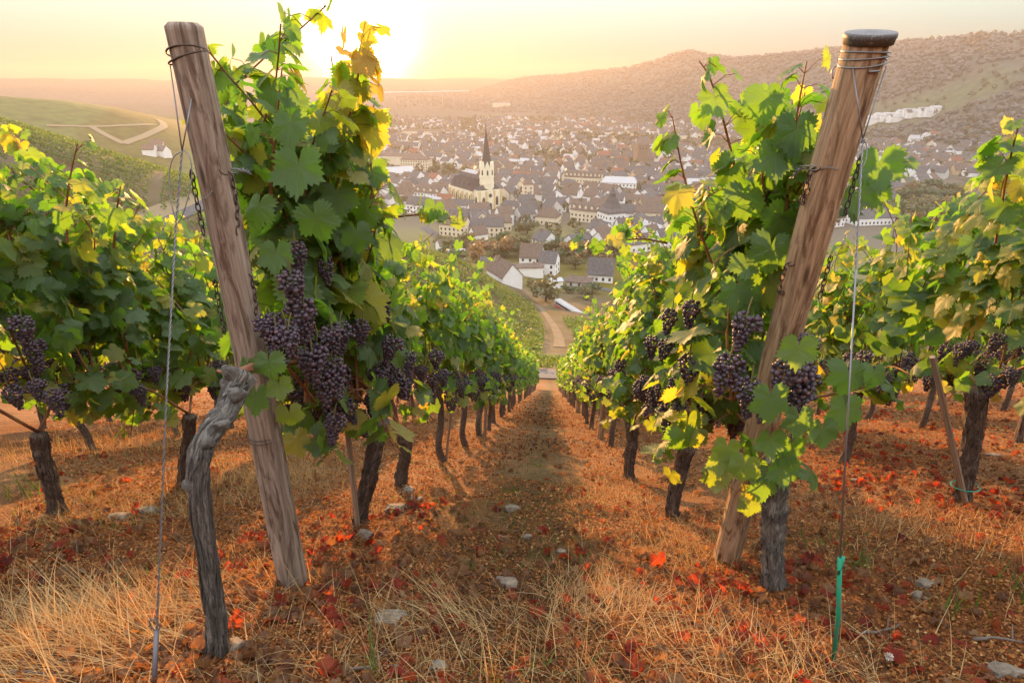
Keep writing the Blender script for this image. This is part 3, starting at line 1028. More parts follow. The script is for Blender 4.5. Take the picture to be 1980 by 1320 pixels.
hero('R1', 1305, 1002, 'second grapevine behind the capped post, slim trunk leaning downhill', 22,
     pix((1305, 1012, 0), (1300, 980, 0), (1310, 930, 0), (1330, 860, 0)), r0=0.034, r1=0.033, half=0.55, top=1.86, shoots=14, dens=1.38, leaf=0.080, cut_low=0.86, bunches=22,
     hang=hang((1290, 652, 2.5, 1.0), (1260, 642, 2.7, 1.0), (1325, 712, 2.4, 1.0)))
hero('R1', 1217, 922, 'third grapevine behind the capped post with a straight dark trunk', 23,
     pix((1217, 930, 0), (1216, 900, 0), (1222, 860, 0), (1224, 820, 0)), r0=0.038, r1=0.036, half=0.56, top=1.88, shoots=14, dens=1.38, leaf=0.078, cut_low=0.86, bunches=22, hang=hang((1200, 692, 3.8, 1.1)))
hero('L2', 110, 988, 'grapevine with big leaves and dark trunk at the photo edge, left of the hanging wire', 31,
     pix((114, 1000, 0), (100, 940, 0), (82, 880, 0), (74, 835, 0)), r0=0.030, r1=0.032, head=1.1, skirt=0.5, half=0.55, top=1.90, shoots=14, dens=1.38, leaf=0.080, cut_low=0.86, bunches=22,
     extra=lambda b: [shoot(b, [(130, 470, 2.2), (128, 400, 2.2), (138, 330, 2.2), (150, 278, 2.2)], size=0.058, both=0.7),
                      shoot(b, [(220, 480, 2.4), (225, 410, 2.4), (235, 350, 2.4)], size=0.055, both=0.7)],
     hang=hang((40, 602, 2.1, 1.1), (60, 727, 2.0, 0.9), (95, 747, 2.0, 0.9), (15, 742, 2.0, 0.9)))
hero('L2', 355, 935, 'grapevine seen between the hanging wire and the twisted old trunk', 32,
     pix((355, 945, 0), (356, 900, 0), (364, 850, 0), (366, 800, 0)), r0=0.032, r1=0.032, head=1.1, skirt=0.5, half=0.5, top=1.90, shoots=14, dens=1.38, leaf=0.078, cut_low=0.86, bunches=14)
hero('R2', 1862, 962, 'old grapevine with thick knobbly trunk tied to a pale stake by green string', 41,
     pix((1858, 975, 0), (1868, 910, 0), (1882, 840, 0), (1890, 745, 0)), r0=0.036, r1=0.040, half=0.6, top=1.86, leaf=0.074, bunches=16, reds=0.12, shoots=14, dens=1.45, skirt=0.6,
     extra=lambda b: [shoot(b, [(1925, 470, 2.6), (1940, 380, 2.5), (1955, 300, 2.4), (1972, 235, 2.3)], size=0.07, both=0.9)])

ORD = ['', 'first', 'second', 'third', 'fourth', 'fifth', 'sixth', 'seventh', 'eighth', 'ninth', 'tenth', 'eleventh', 'twelfth']
MID_KIT = [make_vine(500 + i, 'mid', top=1.86 + 0.05 * (i % 3), bunches=25, shoots=14, half=0.60, reds=0.03, dens=1.42, leaf=0.074) for i in range(7)]
LOW_KIT = []
for i in range(5):
    k = make_vine(700 + i, 'low', top=1.84 + 0.05 * (i % 3), bunches=8, shoots=14, half=0.62, leaf=0.080, dens=1.35)
    LOW_KIT.append(k)


def grape_cluster_mesh(kit, seed):
    """All bunches of one far vine in one low mesh."""
    rg = np.random.default_rng(seed)
    v, f = ICO[1]
    P = []
    for (p, a, s) in kit['spots']:
        t = rg.random(16)
        ang = rg.random(16) * 6.28
        rr = 0.042 * (1 - 0.7 * t)
        P.append(np.stack([p[0] + rr * np.cos(ang), p[1] + rr * np.sin(ang), p[2] - 0.02 - t * 0.14], 1))
    P = np.concatenate(P)
    V = (P[:, None, :] + 0.016 * v[None]).reshape(-1, 3)
    F = (f[None] + (np.arange(len(P)) * len(v))[:, None, None]).reshape(-1, 3)
    return npmesh('grapes', V, F, M_GRAPE, rnd=np.repeat(rg.random(len(P)), len(v)))


for i, k in enumerate(LOW_KIT):
    k['grapes'] = grape_cluster_mesh(k, 900 + i)

ROWS = [('L1', XL, 4.35, 37.2, 'behind the uncapped post', 'left vine row', 'row behind the uncapped post'),
        ('R1', XR, 5.05, 37.5, 'behind the capped post', 'right vine row', 'row behind the capped post'),
        ('L2', XL2, 1.0, 21.0, 'in the row left of the uncapped post', 'outer left vine row', 'row left of the uncapped post'),
        ('R2', XR2, 0.95, 24.0, 'in the row right of the capped post', 'outer right vine row', 'row right of the capped post'),
        ('L3', XL3, 1.9, 17.0, 'in the second row left of the uncapped post', 'second outer left vine row', 'second row left of the uncapped post'),
        ('R3', XR3, 2.4, 19.0, 'in the second row right of the capped post', 'second outer right vine row', 'second row right of the capped post'),
        ('L4', XL4, 3.0, 16.0, 'in the third row left of the uncapped post', 'third outer left vine row', 'third row left of the uncapped post'),
        ('R4', XR4, 3.6, 18.0, 'in the third row right of the capped post', 'third outer right vine row', 'third row right of the capped post')]
for row, x, y0, y1, where, grp, rowname in ROWS:
    rg = np.random.default_rng(int(abs(x) * 100))
    y = y0
    n = len(used[row])
    if row in ('L2', 'R2'):
        n = 0
    while y < y1:
        if not any(abs(y - q) < 0.72 for q in used[row]):
            n += 1
            lod = 'mid' if y < (12 if abs(x) < 4 else 8) else 'low'
            kits = MID_KIT if lod == 'mid' else LOW_KIT
            kit = kits[int(rg.integers(0, len(kits)))]
            xx = x + rg.normal(0, 0.03)
            if row in ('L1', 'R1', ) and n <= 12:
                label = '%s grapevine %s, counted down the row' % (ORD[n], where)
            elif n <= 6 and row in ('L2', 'R2'):
                label = '%s grapevine by count %s' % (ORD[n], where)
            else:
                label = 'one of the leafy grapevines farther down the %s' % rowname
            root = empty('grapevine', base_at(xx, y))
            s = rg.uniform(0.96, 1.04)
            root.scale = (s * (1 if rg.random() < 0.5 else -1), s, s * (1.0))
            tag(root, label, 'grapevine', grp)
            for part in ('trunk', 'canes', 'foliage'):
                link(part, kit[part], root)
            if lod == 'mid':
                for (p, a, sc) in kit['spots']:
                    o = link('grape_bunch', BUNCH['mid'][int(rg.integers(0, 3))], root)
                    o.location = p; o.rotation_euler = (0, 0, a); o.scale = (sc, sc, sc)
            else:
                link('grapes', kit['grapes'], root)
        y += rg.uniform(0.98, 1.14)

# ---------------------------------------------------------------- posts, wires, stakes
def wood_material(name, lo, mid_, hi, knots=True):
    m = mat(name, rough=0.88, spec=0.2)
    t = NT(m)
    uv = t.n('ShaderNodeUVMap', uv_map='UVMap').outputs[0]
    warp = t.noise(t.mapping(uv, (6, 2.2, 1)), 1.0, 3, 0.5, out='Color')
    v2 = t.n('ShaderNodeVectorMath', {0: t.mapping(uv, (7, 0.7, 1)), 1: t.n('ShaderNodeVectorMath', {0: warp, 'Scale': 0.9}, operation='SCALE').outputs[0]}, operation='ADD').outputs[0]
    grain = t.noise(v2, 3.2, 7, 0.68)
    streak = t.noise(t.mapping(uv, (17, 0.9, 1)), 1.0, 5, 0.65, 0.8)
    c = t.ramp(grain, [(0.32, lo), (0.50, mid_), (0.68, hi)])
    c = t.mix(t.mapr(streak, 0.36, 0.50, 0.55, 0.0), c, tuple(q * 0.45 for q in lo))
    if knots:
        kn = t.vor(t.mapping(uv, (3.5, 2.2, 1)), 1.6)
        c = t.mix(t.mapr(kn, 0.07, 0.17, 0.9, 0.0), c, tuple(q * 0.4 for q in lo))
        stain = t.noise(t.mapping(uv, (4, 1.9, 1)), 1.6, 5, 0.62, 1.8)
        c = t.mix(t.mapr(stain, 0.51, 0.62, 0.0, 0.78), c, (lo[0] * 0.55, lo[1] * 0.42, lo[2] * 0.35))
    t.base(c)
    t.bump(t.math('ADD', grain, t.math('MULTIPLY', streak, 0.9)), 0.8, 0.006)
    return m


M_POST_GREY = wood_material('weathered_post_wood', (0.15, 0.105, 0.074), (0.285, 0.215, 0.160), (0.40, 0.325, 0.255))
M_POST_BROWN = wood_material('brown_post_wood', (0.20, 0.122, 0.066), (0.38, 0.25, 0.145), (0.50, 0.37, 0.235))
M_STAKE = wood_material('stake_wood', (0.17, 0.115, 0.075), (0.31, 0.22, 0.15), (0.42, 0.32, 0.23), knots=False)
M_WIRE = mat('rusty_wire', (0.10, 0.075, 0.06), 0.6, 0.6)
M_STEEL = mat('galvanised_wire', (0.22, 0.21, 0.21), 0.5, 0.75)
M_CAP = mat('dark_plastic_cap', (0.055, 0.05, 0.05), 0.55)
_t = NT(M_CAP)
_t.base(_t.mix(_t.mapr(_t.noise(_t.coord('Object'), 190.0, 2), 0.60, 0.68, 0, 0.7), (0.095, 0.082, 0.075), (0.30, 0.27, 0.24)))
M_GREEN = mat('green_painted_steel', (0.015, 0.22, 0.12), 0.5)
_t = NT(M_GREEN)
_t.base(_t.mix(_t.mapr(_t.noise(_t.coord('Object'), 60.0, 4), 0.5, 0.66, 0, 0.7), (0.012, 0.25, 0.13), (0.14, 0.15, 0.13)))
M_GREYROD = mat('grey_steel_rod', (0.15, 0.14, 0.145), 0.6, 0.5)
M_STRING = mat('green_string', (0.03, 0.30, 0.22), 0.8)


class Post:
    """A round post between two points, with helpers that place fittings on its surface."""

    def __init__(self, name, base, top, r0, r1, material, seed, label, bevel=0.012, cat='post', group=None, n=110, steps=110):
        self.b, self.t = np.array(base, float), np.array(top, float)
        self.ax = unit(self.t - self.b)
        self.len = np.linalg.norm(self.t - self.b)
        ref = np.array([0, 1.0, 0])
        self.s = unit(np.cross(self.ax, ref)) * -1
        self.f = np.cross(self.s, self.ax)
        if np.dot(self.f, [0, -1, 0]) < 0:
            self.f = -self.f
        self.r0, self.r1 = r0, r1
        rg = np.random.default_rng(seed)
        ph = rg.random(6) * 6.28
        k = np.linspace(-0.25 / self.len, 1, steps)
        k = np.concatenate([k[:-1], [1 - bevel * 0.9 / self.len, 1.0]])
        pts = self.b + np.outer(k * self.len, self.ax)
        pts = pts + np.outer(0.008 * np.sin(k * 4 + ph[0]), self.s)
        rad = r0 + (r1 - r0) * np.clip(k, 0, 1)
        rad[-1] -= bevel

        def wob(th, L, i):
            g = 1 + 0.025 * np.sin(2 * th + ph[1] + L) + 0.018 * np.sin(3 * th + ph[2] - 2 * L) + 0.012 * np.sin(7 * th + ph[3] + 3 * L)
            return g - 0.16 * np.exp(-((((th - ph[4] - 0.35 * L + PI) % (2 * PI)) - PI) / 0.035) ** 2) * np.clip(0.5 + np.sin(2.2 * L + ph[5]), 0, 1) - 0.12 * np.exp(-((((th - ph[0] + 0.25 * L + PI) % (2 * PI)) - PI) / 0.03) ** 2) * np.clip(np.sin(3.1 * L + ph[3]), 0, 1) + 0.012 * vnoise(th * 9, np.full_like(th, L * 5), 4)
        self.root = MB().tube(pts, rad, n, wob=wob).build(name, [material])
        tag(self.root, label, cat, group)

    def at_v(self, v):
        ks = np.linspace(0, 1, 400)
        vv = [660 - FPX * (p @ CU) / (p @ CF) for p in (self.axis(k) for k in ks)]
        return float(ks[int(np.argmin(np.abs(np.array(vv) - v)))])

    def axis(self, k):
        return self.b + self.ax * self.len * k

    def rad(self, k):
        return self.r0 + (self.r1 - self.r0) * k

    def surf(self, k, a, out=0.0):
        """a = 0 faces the viewer's side, +90 deg the right."""
        d = self.f * math.cos(a) + self.s * math.sin(a)
        return self.axis(k) + d * (self.rad(k) + out)

    def wrap(self, name, k, tilt, turns, mtl, wr=0.0022):
        m = MB()
        for t in range(turns):
            ring = [self.surf(k + tilt * math.sin(a + t) / self.len + t * 0.006, a, 0.002) for a in np.linspace(0, 2 * PI, 40, endpoint=False)]
            m.tube(ring, wr, 6, closed=True)
        a = 1.0 + turns
        m.tube(smooth_path([self.surf(k, a, 0.002), self.surf(k - 0.01, a + 0.2, 0.012), self.surf(k - 0.018, a + 0.35, 0.004)], 8), wr, 5)
        return m.build(name, [mtl], self.root)

    def chain(self, pts, mtl=None):
        m = MB()
        path = smooth_path(pts, 60)
        seg = np.concatenate([[0], np.cumsum(np.linalg.norm(np.diff(path, axis=0), axis=1))])
        L, i = 0.0, 0
        while L < seg[-1] - 0.012:
            c = np.array([np.interp(L + 0.011, seg, path[:, q]) for q in range(3)])
            e = np.array([np.interp(min(L + 0.02, seg[-1]), seg, path[:, q]) for q in range(3)])
            d = unit(e - c)
            u_ = unit(np.cross(d, self.f if i % 2 else self.s) + 1e-6)
            ring = [c + d * 0.0135 * math.cos(a) + u_ * 0.0062 * math.sin(a) for a in np.linspace(0, 2 * PI, 14, endpoint=False)]
            m.tube(ring, 0.0019, 5, closed=True)
            L += 0.0205
            i += 1
        return m.build('chain', [mtl or M_WIRE], self.root)


PL_B, PL_T = POST_AXIS['L']
postL = Post('end_post', PL_B, PL_T, 0.0535, 0.0430, M_POST_GREY, 5, 'weathered grey wooden end post with bare chamfered top and wire round it', bevel=0.010)
PR_B, PR_T = POST_AXIS['R']
postR = Post('end_post', PR_B, PR_T, 0.056, 0.052, M_POST_BROWN, 8, 'brown wooden end post topped by a dark plastic cap', bevel=0.004)

# cap on the right post
cap = MB()
prof = [(-0.0225, 0.050), (-0.022, 0.0570), (-0.010, 0.0576), (-0.008, 0.0598), (0.0, 0.0598), (0.004, 0.0578), (0.0045, 0.052), (0.005, 0.03), (0.008, 0.012), (0.0085, 0.0)]
cap.tube([postR.t + postR.ax * a for a, _ in prof], [r for _, r in prof], 48, caps=False)
cap.build('cap', [M_CAP], postR.root)
postL.wrap('wire_tie', postL.at_v(112), 0.016, 2, M_WIRE)
postL.wrap('wire_tie', postL.at_v(842), 0.004, 2, M_WIRE, 0.0016)
postR.wrap('wire_tie', postR.at_v(124), 0.006, 3, M_STEEL)
MB().tube([postR.surf(postR.at_v(133), -0.1 + q, 0.004) for q in np.linspace(0, 0.5, 6)], 0.003, 6).build('staple', [M_STEEL], postR.root)
for k0, side in ((postL.at_v(322), 1), (postL.at_v(328), -1), (postL.at_v(522), 1), (postL.at_v(535), -1)):
    a = side * 1.45
    postL.chain([postL.surf(k0, a - side * 0.5, 0.004), postL.surf(k0 - 0.012, a, 0.008), postL.surf(k0 - 0.045, a, 0.010), postL.surf(k0 - 0.092, a - side * 0.25, 0.006)])
for k0, side, ln in ((postR.at_v(298), 1, 0.085), (postR.at_v(315), -1, 0.03), (postR.at_v(488), 1, 0.075), (postR.at_v(500), -1, 0.05)):
    a = side * 1.45
    postR.chain([postR.surf(k0, a - side * 0.4, 0.004), postR.surf(k0 - 0.012, a, 0.010), postR.surf(k0 - 0.05, a, 0.012), postR.surf(k0 - ln, a - side * 0.15, 0.010)])
_kl, _kr = postL.at_v(330), postR.at_v(320)
_sl = np.array([0, 1.0, -SLOPE])
postL.chain([postL.surf(_kl, 1.6, 0.004), postL.surf(_kl, 1.9, 0.03), postL.axis(_kl) + unit(_sl) * 0.16 + np.array([0.03, 0, 0.05])], M_STEEL)
postR.chain([postR.surf(_kr, -1.2, 0.004), postR.surf(_kr - 0.004, -1.7, 0.03), postR.axis(_kr - 0.01) + unit(_sl) * 0.14 + np.array([-0.06, 0, 0.03])], M_STEEL)
MB().tube(smooth_path([postR.surf(_kr, -1.0, 0.004), postR.surf(_kr + 0.006, -0.6, 0.012), postR.surf(_kr + 0.004, -0.2, 0.010)], 10), 0.0015, 5).build('loose_wire', [M_STEEL], postR.root)
MB().tube(smooth_path([postL.surf(_kl - 0.03, -0.5, 0.003), postL.surf(_kl - 0.032, 0.0, 0.008), postL.surf(_kl - 0.022, 0.4, 0.006)], 10), 0.001, 5).build('loose_wire', [M_STEEL], postL.root)

# stays from the post tops down to their ground anchors
def twisted(m, a, b, turns, rad=0.0015, off=0.0014):
    a, b = np.array(a), np.array(b)
    d = unit(b - a)
    p = unit(np.cross(d, [0, 1.0, 0])); q = np.cross(d, p)
    k = np.linspace(0, 1, turns * 8)
    for ph in (0, PI):
        m.tube(a + np.outer(k, b - a) + off * (np.outer(np.cos(k * turns * 6.28 + ph), p) + np.outer(np.sin(k * turns * 6.28 + ph), q)), rad, 5, caps=False)


rootw = empty('stay_wire', tuple(PL_T))
tag(rootw, 'twisted grey stay wire with a loop, hanging from the uncapped post', 'stay wire')
rod_t = at_y(303, 1218, 0.93)
join = at_y(352, 292, 1.40)
m = MB()
m.tube([postL.surf(postL.at_v(125), -1.4, 0.003), join], 0.0016, 5)
m.tube([postL.surf(postL.at_v(190), 0.3, 0.004), join], 0.0016, 5)
mid1 = at_y(340, 440, 1.34); mid2 = at_y(322, 760, 1.15)
twisted(m, join, mid1, 6); twisted(m, mid1, mid2, 14); twisted(m, mid2, rod_t, 14)
wv = m.build('wire', [M_STEEL])
m = MB()
lp = [join, at_y(335, 305, 1.39), at_y(327, 340, 1.38), at_y(332, 395, 1.36), at_y(344, 430, 1.35), at_y(360, 395, 1.36), at_y(371, 340, 1.38), at_y(366, 302, 1.39), join + 0.002]
m.tube(smooth_path(lp, 50), 0.0014, 5)
lv = m.build('loop', [M_STEEL])
m = MB().tube([rod_t - unit(rod_t) * 0.0, on_slope(297, 1345)], 0.0062, 10)
m.tube([rod_t + np.array([0.012 * math.cos(a), 0, 0.02 + 0.02 * math.sin(a)]) for a in np.linspace(0, 6.28, 14, endpoint=False)], 0.0015, 5, closed=True)
rv = m.build('anchor_rod', [M_GREYROD])
for o in (wv, lv, rv):
    o.parent = rootw
    o.matrix_parent_inverse = Matrix.Translation(-Vector(PL_T))

rootw = empty('stay_wire', tuple(PR_T))
tag(rootw, 'straight stay wire running from the capped post to a green anchor rod', 'stay wire')
rod_t = at_y(1624, 1078, 1.20)
rod_b = at_y(1618, 1290, 1.215)
join = at_y(1668, 270, 1.57)
m = MB()
m.tube([postR.surf(postR.at_v(126), -0.75, 0.003), join], 0.0017, 5)
m.tube([postR.surf(postR.at_v(126), 1.2, 0.003), join], 0.0017, 5)
mid1 = at_y(1655, 520, 1.42)
twisted(m, join, mid1, 9); m.tube([mid1, rod_t], 0.0024, 6)
m.tube(smooth_path([join, at_y(1676, 282, 1.565), at_y(1674, 312, 1.55), at_y(1664, 328, 1.545)], 12), 0.0016, 5)
for q in range(3):
    m.tube([join + np.array([0.005 * math.cos(a), 0.005 * math.sin(a), -0.004 * q]) for a in np.linspace(0, 6.28, 10, endpoint=False)], 0.0014, 5, closed=True)
wv = m.build('wire', [M_STEEL])
m = MB().tube([rod_t, rod_t * 0.5 + rod_b * 0.5, rod_b - np.array([0, 0, 0.08])], 0.0062, 10)
m.tube([rod_t + np.array([0.008, 0, 0.004]), rod_t + np.array([0.009, 0, -0.055])], 0.005, 8)
rv = m.build('anchor_rod', [M_GREEN])
for o in (wv, rv):
    o.parent = rootw
    o.matrix_parent_inverse = Matrix.Translation(-Vector(PR_T))

# posts inside the rows
for row, x, ys in (('behind the uncapped post', XL, (6.9, 12.4, 18, 23.5, 29, 35)), ('behind the capped post', XR, (6.65, 12.2, 17.8, 23.3, 29, 35)),
                   ('left of the uncapped post', XL2, (4.9, 10.4)), ('right of the capped post', XR2, (6.4, 12.0))):
    for i, y in enumerate(ys):
        b = base_at(x - 0.03, y)
        near = i == 0
        lab = ('nearest brown wooden post inside the row %s' % row) if near else 'brown post farther down inside the row %s' % row
        Post('row_post', b, (b[0] + 0.02, b[1] - 0.02, b[2] + 1.85), 0.045, 0.042, M_POST_BROWN, int(y * 10), lab, cat='post',
             group='wooden posts inside the vine rows', n=14, steps=12)

# thin stakes tied to single vines
STK = [((692, 1020), (665, 770), 0.014, 'thin pale stake beside the second vine behind the uncapped post'),
       ((1866, 968), (1803, 690), 0.017, 'pale square stake tied to the knobbly old vine by green string'),
       ((937, 846), (942, 742), 0.022, 'pale leaning stake in the middle of the row behind the uncapped post'),
       ((862, 893), (872, 800), 0.011, 'dark thin stake leaning between two vines of the row behind the uncapped post')]
for (bu, bv), (tu, tv), w, lab in STK:
    b = on_slope(bu, bv)
    t = at_y(tu, tv, b[1] - 0.02)
    d = unit(t - b)
    o = MB().tube([b - d * 0.1, (b + t) / 2, t], [w, w, w * 0.94], 4 if w == 0.017 else 10).build('vine_stake', [M_STAKE], smooth=False)
    tag(o, lab, 'stake')
    if w == 0.017:
        kp = b + (t - b) * 0.10
        c = kp + np.array([0.03, 0.02, 0])
        MB().tube([c + np.array([0.075 * math.cos(a), 0.05 * math.sin(a), 0]) for a in np.linspace(0, 6.28, 24, endpoint=False)], 0.003, 5, closed=True).build('string', [M_STRING], o)

# trellis wires
for x, y0, y1, nm in ((XL, PL_B[1], 37.5, 'row behind the uncapped post'), (XR, PR_B[1], 37.5, 'row behind the capped post'),
                      (XL2, 0.4, 21, 'row left of the uncapped post'), (XR2, 0.8, 24, 'row right of the capped post')):
    for h, hn in ((0.80, 'lowest'), (1.16, 'middle'), (1.52, 'top')):
        pts = [(x + 0.01, y, float(terrain(x, y)) + h - 0.012 * math.sin((y - y0) / 5.5 * PI) ** 2) for y in np.linspace(y0, y1, 40)]
        o = MB().tube(pts, 0.0014, 4, caps=False).build('trellis_wire', [M_WIRE])
        tag(o, '%s trellis wire of the %s' % (hn, nm), 'wire', 'wires stretched along the vine rows')

# ---------------------------------------------------------------- what lies on the vineyard floor
def thin_material(name, stops, trans, tf, rough=0.75):
    m = mat(name, rough=rough, spec=0.2)
    t = NT(m)
    r = t.attr('rnd')
    t.base(t.ramp(r, stops))
    tr = t.n('ShaderNodeBsdfTranslucent', {'Color': t.ramp(r, trans)})
    mx = t.n('ShaderNodeMixShader', {0: tf})
    t.t.links.new(t.bsdf.outputs[0], mx.inputs[1])
    t.t.links.new(tr.outputs[0], mx.inputs[2])
    t.t.links.new(mx.outputs[0], t.out.inputs[0])
    return m


M_STRAW = thin_material('dry_straw', [(0, (0.24, 0.15, 0.065)), (0.5, (0.45, 0.315, 0.14)), (0.85, (0.58, 0.44, 0.22)), (1, (0.28, 0.13, 0.06))],
                        [(0, (0.45, 0.24, 0.06)), (1, (0.75, 0.48, 0.15))], 0.4)
M_WEED = thin_material('green_weed', [(0, (0.035, 0.070, 0.020)), (1, (0.10, 0.125, 0.035))], [(0, (0.12, 0.20, 0.02)), (1, (0.32, 0.34, 0.03))], 0.4)
M_CRUMB = thin_material('leaf_crumbs', [(0, (0.05, 0.024, 0.014)), (0.35, (0.225, 0.072, 0.022)), (0.7, (0.40, 0.165, 0.045)), (0.9, (0.50, 0.31, 0.12)), (1, (0.36, 0.07, 0.03))],
                        [(0, (0.18, 0.06, 0.02)), (0.7, (0.5, 0.2, 0.05)), (1, (0.6, 0.1, 0.02))], 0.3)
M_RED = thin_material('red_fallen_leaf', [(0, (0.085, 0.022, 0.014)), (0.45, (0.20, 0.034, 0.018)), (0.75, (0.27, 0.075, 0.028)), (0.88, (0.115, 0.055, 0.030)), (1, (0.25, 0.135, 0.065))],
                      [(0, (0.40, 0.03, 0.01)), (0.6, (0.70, 0.10, 0.02)), (0.85, (0.30, 0.11, 0.03)), (1, (0.42, 0.20, 0.06))], 0.45)
M_TWIG = mat('grey_twig', (0.13, 0.095, 0.075), 0.9)


def spread_xy(n, rg, power=1.25, y0=0.55, y1=22.0, half=0.95, wide=0.6):
    """Random ground points, thinning with distance, inside a fan in front of the viewpoint."""
    a = 1 - power
    d = (y0 ** a + rg.random(n) * (y1 ** a - y0 ** a)) ** (1 / a)
    x = (rg.random(n) * 2 - 1) * (d * half + wide) - 0.07 * d
    return x, d


def pnoise(x, y, s, k):
    return fnoise(x * s, y * s, k, 3)


def blades(name, x, y, h, lean_dir, lean, rg, material, width=0.0028, rnd=None, segs=4):
    """Ribbons bent over along lean_dir: one mesh."""
    n = len(x)
    z = ground_bump(x, y) - 0.006
    k = np.linspace(0, 1, segs)
    dx, dy = np.cos(lean_dir), np.sin(lean_dir)
    bend = lean[:, None] * (0.30 + 0.70 * k[None, :])
    # arc of a bending stalk
    ang = bend
    ds = h[:, None] / (segs - 1)
    hx = np.cumsum(np.concatenate([np.zeros((n, 1)), np.sin(ang[:, 1:]) * ds], 1), 1)
    hz = np.cumsum(np.concatenate([np.zeros((n, 1)), np.cos(ang[:, 1:]) * ds], 1), 1)
    cx = x[:, None] + hx * dx[:, None]
    cy = y[:, None] + hx * dy[:, None]
    gzz = ground_bump(cx.ravel(), cy.ravel()).reshape(cx.shape)
    cz = np.maximum(z[:, None] + hz - SLOPE * 0.0, gzz + 0.004 + 0.02 * rg.random((n, 1)) * k)
    wv = width * (1 - 0.85 * k[None, :]) * (0.6 + 0.8 * rg.random((n, 1)))
    tw = rg.random((n, 1)) * PI
    sx, sy, sz = -dy[:, None] * np.cos(tw), dx[:, None] * np.cos(tw), np.sin(tw)
    sx = np.where(np.abs(np.cos(tw)) < 0.35, sx + 0.5, sx)
    L = np.stack([cx - sx * wv, cy - sy * wv, cz - sz * wv * 0.3], -1)
    Rr = np.stack([cx + sx * wv, cy + sy * wv, cz + sz * wv * 0.3], -1)
    V = np.stack([L, Rr], 2).reshape(-1, 3)
    base = (np.arange(n) * segs * 2)[:, None]
    i = np.arange(segs - 1)[None, :] * 2 + base
    Q = np.stack([i, i + 1, i + 3, i + 2], -1).reshape(-1, 4)
    rn = np.repeat(rg.random(n) if rnd is None else rnd, segs * 2)
    return npmesh(name, V, Q, material, rnd=rn)


def near_row(x, y):
    d = np.min(np.abs(x[:, None] - np.array([[XL, XR, XL2, XR2, XL3, XR3, XL4, XR4]])), 1)
    return d


